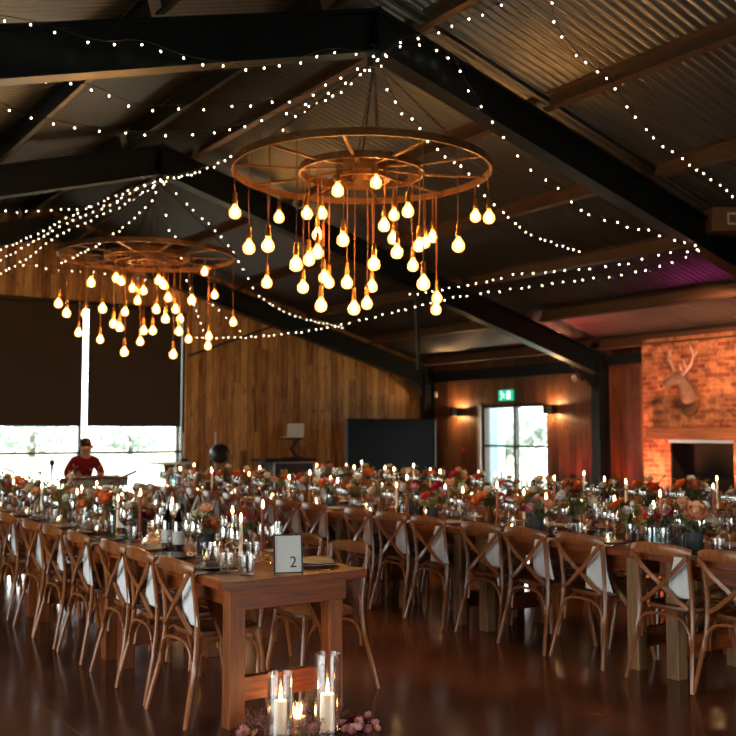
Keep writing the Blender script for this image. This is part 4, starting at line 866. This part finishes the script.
# numbered card in a wire frame
nc=empty('table_number_sign',(2.545,4.49,.76),-.36); tag(nc,'black framed card with the number 2 on the table end','table number')
TIL=Matrix.Rotation(-.16,4,'X'); fw,fh=.073,.205
MB().box(-fw,fw,-.001,.001,.012,fh,TIL).build('card',M['paper'],nc,sm=False)
f=MB()
for x in (-fw,fw): f.box(x-.004,x+.004,-.006,.006,0,fh+.004,TIL)
for z in (.01,fh): f.box(-fw,fw,-.006,.006,z-.004,z+.004,TIL)
f.bar((0,.032,fh*.8),(0,.10,.003),.008,.004); f.build('wire_frame',M['blackmetal'],nc,sm=False)
def text(body,size,loc,rot,mat,parent,name,depth=.0006):
    c=D.curves.new(name,'FONT'); c.body=body; c.size=size; c.extrude=depth; c.align_x='CENTER'; c.align_y='CENTER'; c.offset=-.0003
    o=D.objects.new(name,c); COL.objects.link(o); o.parent=parent; o.location=loc; o.rotation_euler=rot; c.materials.append(mat); me=D.meshes.new_from_object(o); me.name=name; q=D.objects.new(name,me); COL.objects.link(q); q.parent=parent; q.location=loc; q.rotation_euler=rot; D.objects.remove(o); return q
text('2',.082,TIL@V(.026,-.0026,.062),(PI/2-.16,0,0),M['ink'],nc,'numeral')
# ------------------------------------------------------------------ floor candles and petals at the table end
def hurricane(loc,r,h,cr,chh,lab,ho):
    e=empty('hurricane_candle',loc); tag(e,lab,'candle','glass cylinder candles on the floor by the table end')
    MB().lathe([(0,0),(r,0),(r,h),(r-.0035,h),(r-.0035,.008),(0,.008)],36).build('glass_cylinder',clearmat('cylinder_glass',(.97,.97,.97),.2),e)
    MB().lathe([(0,.009),(cr,.009),(cr,chh-.006),(cr-.005,chh),(cr*.6,chh-.006),(0,chh-.01)],28).build('pillar_candle',M['wax_white'],e)
    MB().sweep([(0,0,chh-.01),(.001,0,chh+.006)],.0012,sides=5).build('wick',M['ink'],e)
    MB().lathe([(0,chh+.001),(.006,chh+.009),(.0085,chh+.018),(.006,chh+.032),(.0015,chh+.046),(0,chh+.048)],10).build('flame',M['flame_big'],e)
hurricane((2.43,4.36,0),.066,.30,.033,.165,'shorter glass cylinder with an ivory pillar candle on the floor',2.2)
hurricane((2.65,4.27,0),.066,.385,.037,.185,'taller glass cylinder with an ivory pillar candle on the floor',2.2)
e=empty('votive_glass',(2.56,4.42,0)); tag(e,'low glass of candlelight between the two glass cylinders','candle')
MB().lathe([(0,0),(.05,0),(.058,.03),(.062,.115),(.059,.115),(.054,.03),(0,.008)],28).build('glass_cup',M['clear'],e); MB().lathe([(0,.01),(.045,.01),(.045,.05),(0,.05)],20).build('wax',M['wax_white'],e)
for a in (0,2.1,4.2): MB().lathe([(0,.05),(.006,.06),(.008,.07),(.004,.085),(0,.094)],8,(.02*math.cos(a),.02*math.sin(a),0)).build('flame',M['flame_big'],e)
R=random.Random(11); k=0
spots=[(2.77+R.uniform(-.07,.13),4.17+R.uniform(-.06,.10),i) for i in range(15)]+[(2.24+R.uniform(-.1,.12),4.40+R.uniform(-.05,.06),i+20) for i in range(8)]+[(2.5+R.uniform(-.06,.08),4.24+R.uniform(-.02,.06),i+40) for i in range(4)]
wh=lambda i:'right of the taller glass cylinder' if i<20 else ('left of the shorter glass cylinder' if i<40 else 'in front of the two glass cylinders')
for x,y,i in spots:
    o=D.objects.new('loose_bloom',bloom(('pink','pink','peach','pink','burgundy')[i%5],'rose' if i%3 else 'dahlia',.032)); COL.objects.link(o); o.location=(x,y,.012 if i%2 else .03); o.rotation_euler=(R.uniform(-.8,.8),R.uniform(-.8,.8),R.uniform(0,6)); tag(o,('pink','pink','peach','pink','burgundy')[i%5]+' loose flower head on the floor '+wh(i),'flower','loose flower heads, '+('right' if i<20 else 'left' if i<40 else 'front')+' of the floor candles, '+('pink','pink','peach','pink','burgundy')[i%5])
# dark berry sprays around the cylinders
for q,(x,y,sc,lab) in enumerate(((2.535,4.325,(.5,.5,1.15),'dark burgundy filler spray between the two glass cylinders'),(2.50,4.18,.75,'dark burgundy filler spray in front of the glass cylinders'),(2.33,4.42,.8,'dark burgundy filler spray left of the shorter cylinder'),(2.73,4.34,.8,'dark burgundy filler spray behind the pink flower heads'))):
    R=random.Random(90+q); e=empty('filler_spray',(x,y,0)); tag(e,lab,'foliage'); e.scale=sc if isinstance(sc,tuple) else (sc,)*3
    st_=MB(); bb=MB()
    for i in range(46):
        a=R.uniform(0,2*PI); el=R.uniform(.2,1.4); Lg=R.uniform(.07,.17); p=V(math.cos(a)*math.cos(el)*Lg,math.sin(a)*math.cos(el)*Lg,math.sin(el)*Lg); st_.sweep([V(0,0,.005),p*.5+V(0,0,.01),p],.001,sides=3)
        for j in range(4): c=p+V(R.uniform(-.015,.015),R.uniform(-.015,.015),R.uniform(-.02,.012)); bb.lathe([(0,-.005),(.0045,0),(0,.005)],5,(c.x,c.y,max(.006,c.z)))
    st_.build('stems',M['twig'],e); o=bb.build('tiny_blossoms',plain('dusky_burgundy_blossom',(.24,.07,.08),.7),e); o['kind']='stuff'
# ------------------------------------------------------------------ stage corner
PX,PY=4.60,14.15
pe=empty('person',(PX,PY,0)); tag(pe,'person in a maroon polo shirt sitting forward over a keyboard','person')
H_=.62
vs=[(0,.16,H_+.02),(0,.12,H_+.20),(0,.05,H_+.38),(0,-.01,H_+.52),(0,-.03,H_+.575),(0,-.055,H_+.635),(0,-.07,H_+.70),   #0-6 spine..head
 (.155,.0,H_+.465),(.235,-.02,H_+.32),(.17,-.26,H_+.20),(.12,-.38,H_+.255),   #7-10 right arm
 (-.155,.0,H_+.465),(-.26,-.02,H_+.31),(-.29,-.18,H_+.16),(-.24,-.34,H_+.26),  #11-14 left arm
 (.10,.13,H_-.0),(.15,-.26,H_-.04),(.14,-.22,.12),(.14,-.34,.04),(-.10,.13,H_-.0),(-.15,-.26,H_-.04),(-.16,-.18,.12),(-.16,-.30,.04)]
ed=[(0,1),(1,2),(2,3),(3,4),(4,5),(5,6),(3,7),(7,8),(8,9),(9,10),(3,11),(11,12),(12,13),(13,14),(0,15),(15,16),(16,17),(17,18),(0,19),(19,20),(20,21),(21,22)]
ra=[.11,.10,.105,.085,.052,.088,.098,.055,.047,.04,.03,.055,.047,.04,.03,.085,.07,.045,.04,.085,.07,.045,.04]
skinbody('body',vs,ed,ra,M['skin'],pe)
sv=vs[:5]+[vs[7],tuple(Vector(vs[7]).lerp(Vector(vs[8]),.95)),tuple(Vector(vs[8]).lerp(Vector(vs[9]),.45)),vs[11],tuple(Vector(vs[11]).lerp(Vector(vs[12]),.95)),tuple(Vector(vs[12]).lerp(Vector(vs[13]),.5))]
skinbody('polo_shirt',sv,[(0,1),(1,2),(2,3),(3,4),(3,5),(5,6),(6,7),(3,8),(8,9),(9,10)],[.15,.145,.155,.12,.068,.072,.064,.06,.072,.064,.06],M['shirt'],pe)
tv_=[vs[0],vs[15],vs[16],tuple(Vector(vs[16]).lerp(Vector(vs[17]),.85)),vs[19],vs[20],tuple(Vector(vs[20]).lerp(Vector(vs[21]),.85))]
skinbody('trousers',tv_,[(0,1),(1,2),(2,3),(0,4),(4,5),(5,6)],[.13,.098,.085,.062,.098,.085,.062],M['trouser'],pe)
HC=V(0,-.07,H_+.685)
hb=MB().lathe([(0,.108),(.04,.102),(.066,.082),(.078,.050),(.080,.015),(.076,-.02)],20,M=Matrix.Translation(HC+V(0,.018,.012))@Matrix.Rotation(-.6,4,'X')@Matrix.Scale(1.08,4,(0,1,0))); hb.build('hair',M['hair'],pe,solid=.012)
MB().sweep(smooth([HC+V(0,-.092,.0),HC+V(0,-.118,-.035),HC+V(0,-.095,-.045)],3),[.008,.010,.012,.014,.015,.012,.008],sides=6).build('nose',M['skin'],pe)
for s in (-1,1):
    MB().lathe([(0,-.012),(.011,0),(0,.012)],8,tuple(HC+V(s*.032,-.088,.012))).build('eye',M['ink'],pe)
    MB().lathe([(0,-.028),(.014,-.015),(.02,0),(.014,.02),(0,.03)],8,tuple(HC+V(s*.092,0,-.01))).build('ear',M['skin'],pe)
MB().bar(HC+V(-.025,-.093,-.07),HC+V(.025,-.093,-.07),.008,.008).build('mouth',plain('lips',(.25,.09,.07),.6),pe)
for s,hp in ((1,vs[10]),(-1,vs[14])):
    for j in range(5):
        a=(j-2)*.22; b=Vector(hp)+V(.0+(j-2)*.016,-.01,0); L=(.05,.075,.082,.076,.06)[j] if s>0 else (.06,.076,.082,.075,.05)[j]
        MB().sweep(smooth([b,b+V(a*.03,-L*.6,.012),b+V(a*.05,-L,-.012)],3),[.0095]*5+[.008,.006],sides=6).build('finger',M['skin'],pe)
stl=empty('round_stool',(PX,PY+.14,0)); tag(stl,'round stool under the person in maroon','stool')
MB().lathe([(0,.47),(.18,.47),(.19,.49),(.18,.53),(0,.535)],24).build('seat',M['blackmetal'],stl)
for k in range(4): a=PI/4+k*PI/2; MB().sweep([V(.08*math.cos(a),.08*math.sin(a),.47),V(.2*math.cos(a),.2*math.sin(a),0)],.012,sides=8).build('leg',M['alu'],stl)
kb=empty('electronic_keyboard',(4.66,13.72,.80),.05); tag(kb,'dark electronic keyboard in front of the person','keyboard')
TK=Matrix.Rotation(.38,4,'X')
MB().box(-.40,.40,-.13,.15,0,.07,Matrix.Rotation(.0,4,'X')).build('body',M['blackmetal'],kb,sm=False,bevel=.01)
MB().box(-.39,.39,-.14,-.130,-.06,.035).build('rear_panel',plain('slate_blue_panel',(.14,.20,.26),.4),kb,sm=False)
ky=MB(); kk=MB()
for i in range(36): ky.box(-.36+i*.02,-.341+i*.02,.03,.148,.07,.078)
for i in range(35):
    if i%7 not in (2,6): kk.box(-.347+i*.02,-.335+i*.02,.03,.10,.078,.088)
o=ky.build('white_keys',M['ceramic'],kb,sm=False); o=kk.build('black_keys',M['ink'],kb,sm=False)
ks=empty('keyboard_stand',(4.66,13.74,0),.05); tag(ks,'folding stand carrying the keyboard','stand')
for s in (-1,1): MB().bar((-.3*s,-.1,.0),(.3*s,-.1,.79),.03,.03).build('strut',M['alu'],ks,sm=False); 
MB().box(-.32,.32,-.12,.12,.785,.80).build('top_rail',M['alu'],ks,sm=False)
o=empty('lyric_tablet',(4.20,13.62,.74)); tag(o,'pale tablet propped at the left end of the keyboard','tablet')
o2=MB().box(-.05,.05,-.006,.006,.05,.20,Matrix.Rotation(.35,4,'Y')@Matrix.Rotation(-.2,4,'X')).build('screen',M['ceramic'],o,sm=False,bevel=.004); MB().bar((.02,0,.07),(.02,0,-.74),.015,.015).build('stand',M['alu'],o)
def mic(x,y,top,lab,boom=None):
    e=empty('microphone_stand',(x,y,0)); tag(e,lab,'microphone stand')
    MB().lathe([(0,0),(.13,0),(.13,.012),(.02,.025),(.0,.025)],20).build('base',M['blackmetal'],e); MB().sweep([V(0,0,.02),V(0,0,top)],.011,sides=8).build('pole',M['blackmetal'],e)
    if boom:
        MB().bar(boom[0],boom[1],.045,.03).build('boom_arm',plain('brown_boom',(.13,.05,.03),.5),e)
    else:
        MB().lathe([(0,0),(.014,0),(.02,.09),(.034,.11),(.036,.14),(.028,.165),(0,.175)],14,(0,0,top)).build('microphone',M['blackmetal'],e)
mic(3.94,13.5,.96,'black microphone on an upright stand left of the person')
mic(4.92,13.6,.84,'slanting brown boom arm on a stand right of the keyboard',((-.16,0,.77),(.26,0,.945)))
ct=empty('cocktail_table',(6.06,14.5,0)); tag(ct,'tall pedestal table with a pale blue top beside the glazing','table')
MB().box(-.26,.30,-.2,.2,1.0,1.04).build('tabletop',plain('pale_blue_laminate',(.42,.56,.62),.3),ct,sm=False,bevel=.01)
MB().lathe([(.09,1.0),(.06,.75),(.05,.5),(.06,.3),(.09,.05),(.2,.03),(.2,0)],16).build('pedestal',M['beam_timber'],ct)
o=MB().box(-.06,.06,-.05,.05,0,.05).build('black_control_box',M['blackmetal'],bevel=.006,loc=(6.30,14.5,1.04)); tag(o,'small black box on the right end of the pedestal table','box')
ml=empty('round_stage_light',(7.97,16.7,.0)); tag(ml,'black round-headed stage light standing against the timber wall','stage light')
MB().box(-.17,.17,-.15,.15,.0,.62).build('base_case',M['case'],ml,sm=False,bevel=.01)
MB().lathe([(0,.62),(.12,.62),(.14,.66),(.1,.72),(.05,.74),(0,.74)],20).build('yoke_base',M['blackmetal'],ml)
MB().lathe([(0,-.10),(.10,-.10),(.155,-.04),(.16,.06),(.145,.085),(.12,.07),(0,.07)],26,M=Matrix.Translation((0,0,1.13-.02))@Matrix.Rotation(PI/2,4,'X')@Matrix.Scale(1.15,4)).build('lamp_head',M['blackmetal'],ml)
for s in (-1,1): MB().sweep(smooth([(s*.05,0,.72),(s*.17,0,.85),(s*.19,0,1.11)],4),.018,sides=8).build('yoke_arm',M['blackmetal'],ml)
for x,l in ((7.55,'thin pale upright pole left of the round stage light'),(8.22,'thin pale upright pole right of the round stage light')):
    e=empty('lighting_pole',(x,17.4,0)); tag(e,l,'pole','thin poles by the round stage light'); MB().sweep([V(0,0,.0),V(0,0,1.5)],.012,sides=8).build('pole',M['grey'],e); MB().lathe([(0,0),(.14,0),(.14,.012),(0,.02)],16).build('foot',M['blackmetal'],e)
dj=empty('flight_case_desk',(9.45,16.75,0),-.05); tag(dj,'black flight case desk with pale edges below the laptop','case')
MB().box(-.42,.42,-.3,.3,.02,.92).build('case_body',M['case'],dj,sm=False)
g=MB()
for x in (-.42,.42):
    for y in (-.3,.3): g.box(x-.012,x+.012,y-.012,y+.012,.02,.93)
for z in (.03,.92):
    for y in (-.3,.3): g.box(-.42,.42,y-.012,y+.012,z-.012,z+.012)
g.build('metal_edging',M['alu'],dj,sm=False); MB().box(-.62,.48,-.34,.34,.935,1.0).build('mixer_top',M['blackmetal'],dj,sm=False,bevel=.008)
for x in (-.35,.35):
    for y in (-.24,.24): MB().sweep([V(x-.01,y,.025),V(x+.01,y,.025)],.025,sides=10).build('castor',M['blackmetal'],dj)
ls=empty('laptop_stand',(9.55,16.7,1.0)); tag(ls,'black angled stand rising from the flight case desk','stand')
MB().box(-.16,.16,-.12,.12,0,.02).bar((.1,0,.02),(-.06,0,.18),.03,.04).bar((-.06,0,.18),(.1,0,.36),.03,.04).build('arm',M['blackmetal'],ls,sm=False); MB().box(-.24,.14,-.13,.13,.36,.40).build('tray',M['blackmetal'],ls,sm=False)
lp=empty('laptop',(9.50,16.68,1.40)); tag(lp,'open grey laptop seen from behind on the raised stand','laptop')
MB().box(-.17,.17,-.11,.11,0,.015).build('base',M['grey'],lp,sm=False,bevel=.003); MB().box(-.19,.19,-.006,.004,.0,.27,Matrix.Translation((.02,-.12,.01))@Matrix.Rotation(.12,4,'X')).build('lid',M['grey'],lp,sm=False,bevel=.004)
tvs=empty('black_freestanding_screen',(11.93,16.7,0),-.02); tag(tvs,'large black freestanding panel in front of the wall corner','screen')
MB().box(-1.13,1.13,-.03,.03,.35,1.79).build('panel',M['tv'],tvs,sm=False,bevel=.006)
g=MB(); 
for x in (-1.125,1.125): g.box(x-.012,x+.012,-.036,.036,.35,1.79)
g.build('edge_trim',plain('slate_edge',(.10,.13,.16),.4),tvs,sm=False)
for x in (-.8,.8): MB().box(x-.03,x+.03,-.03,.03,0,.36).box(x-.04,x+.04,-.3,.3,0,.03).build('foot',M['blackmetal'],tvs,sm=False)
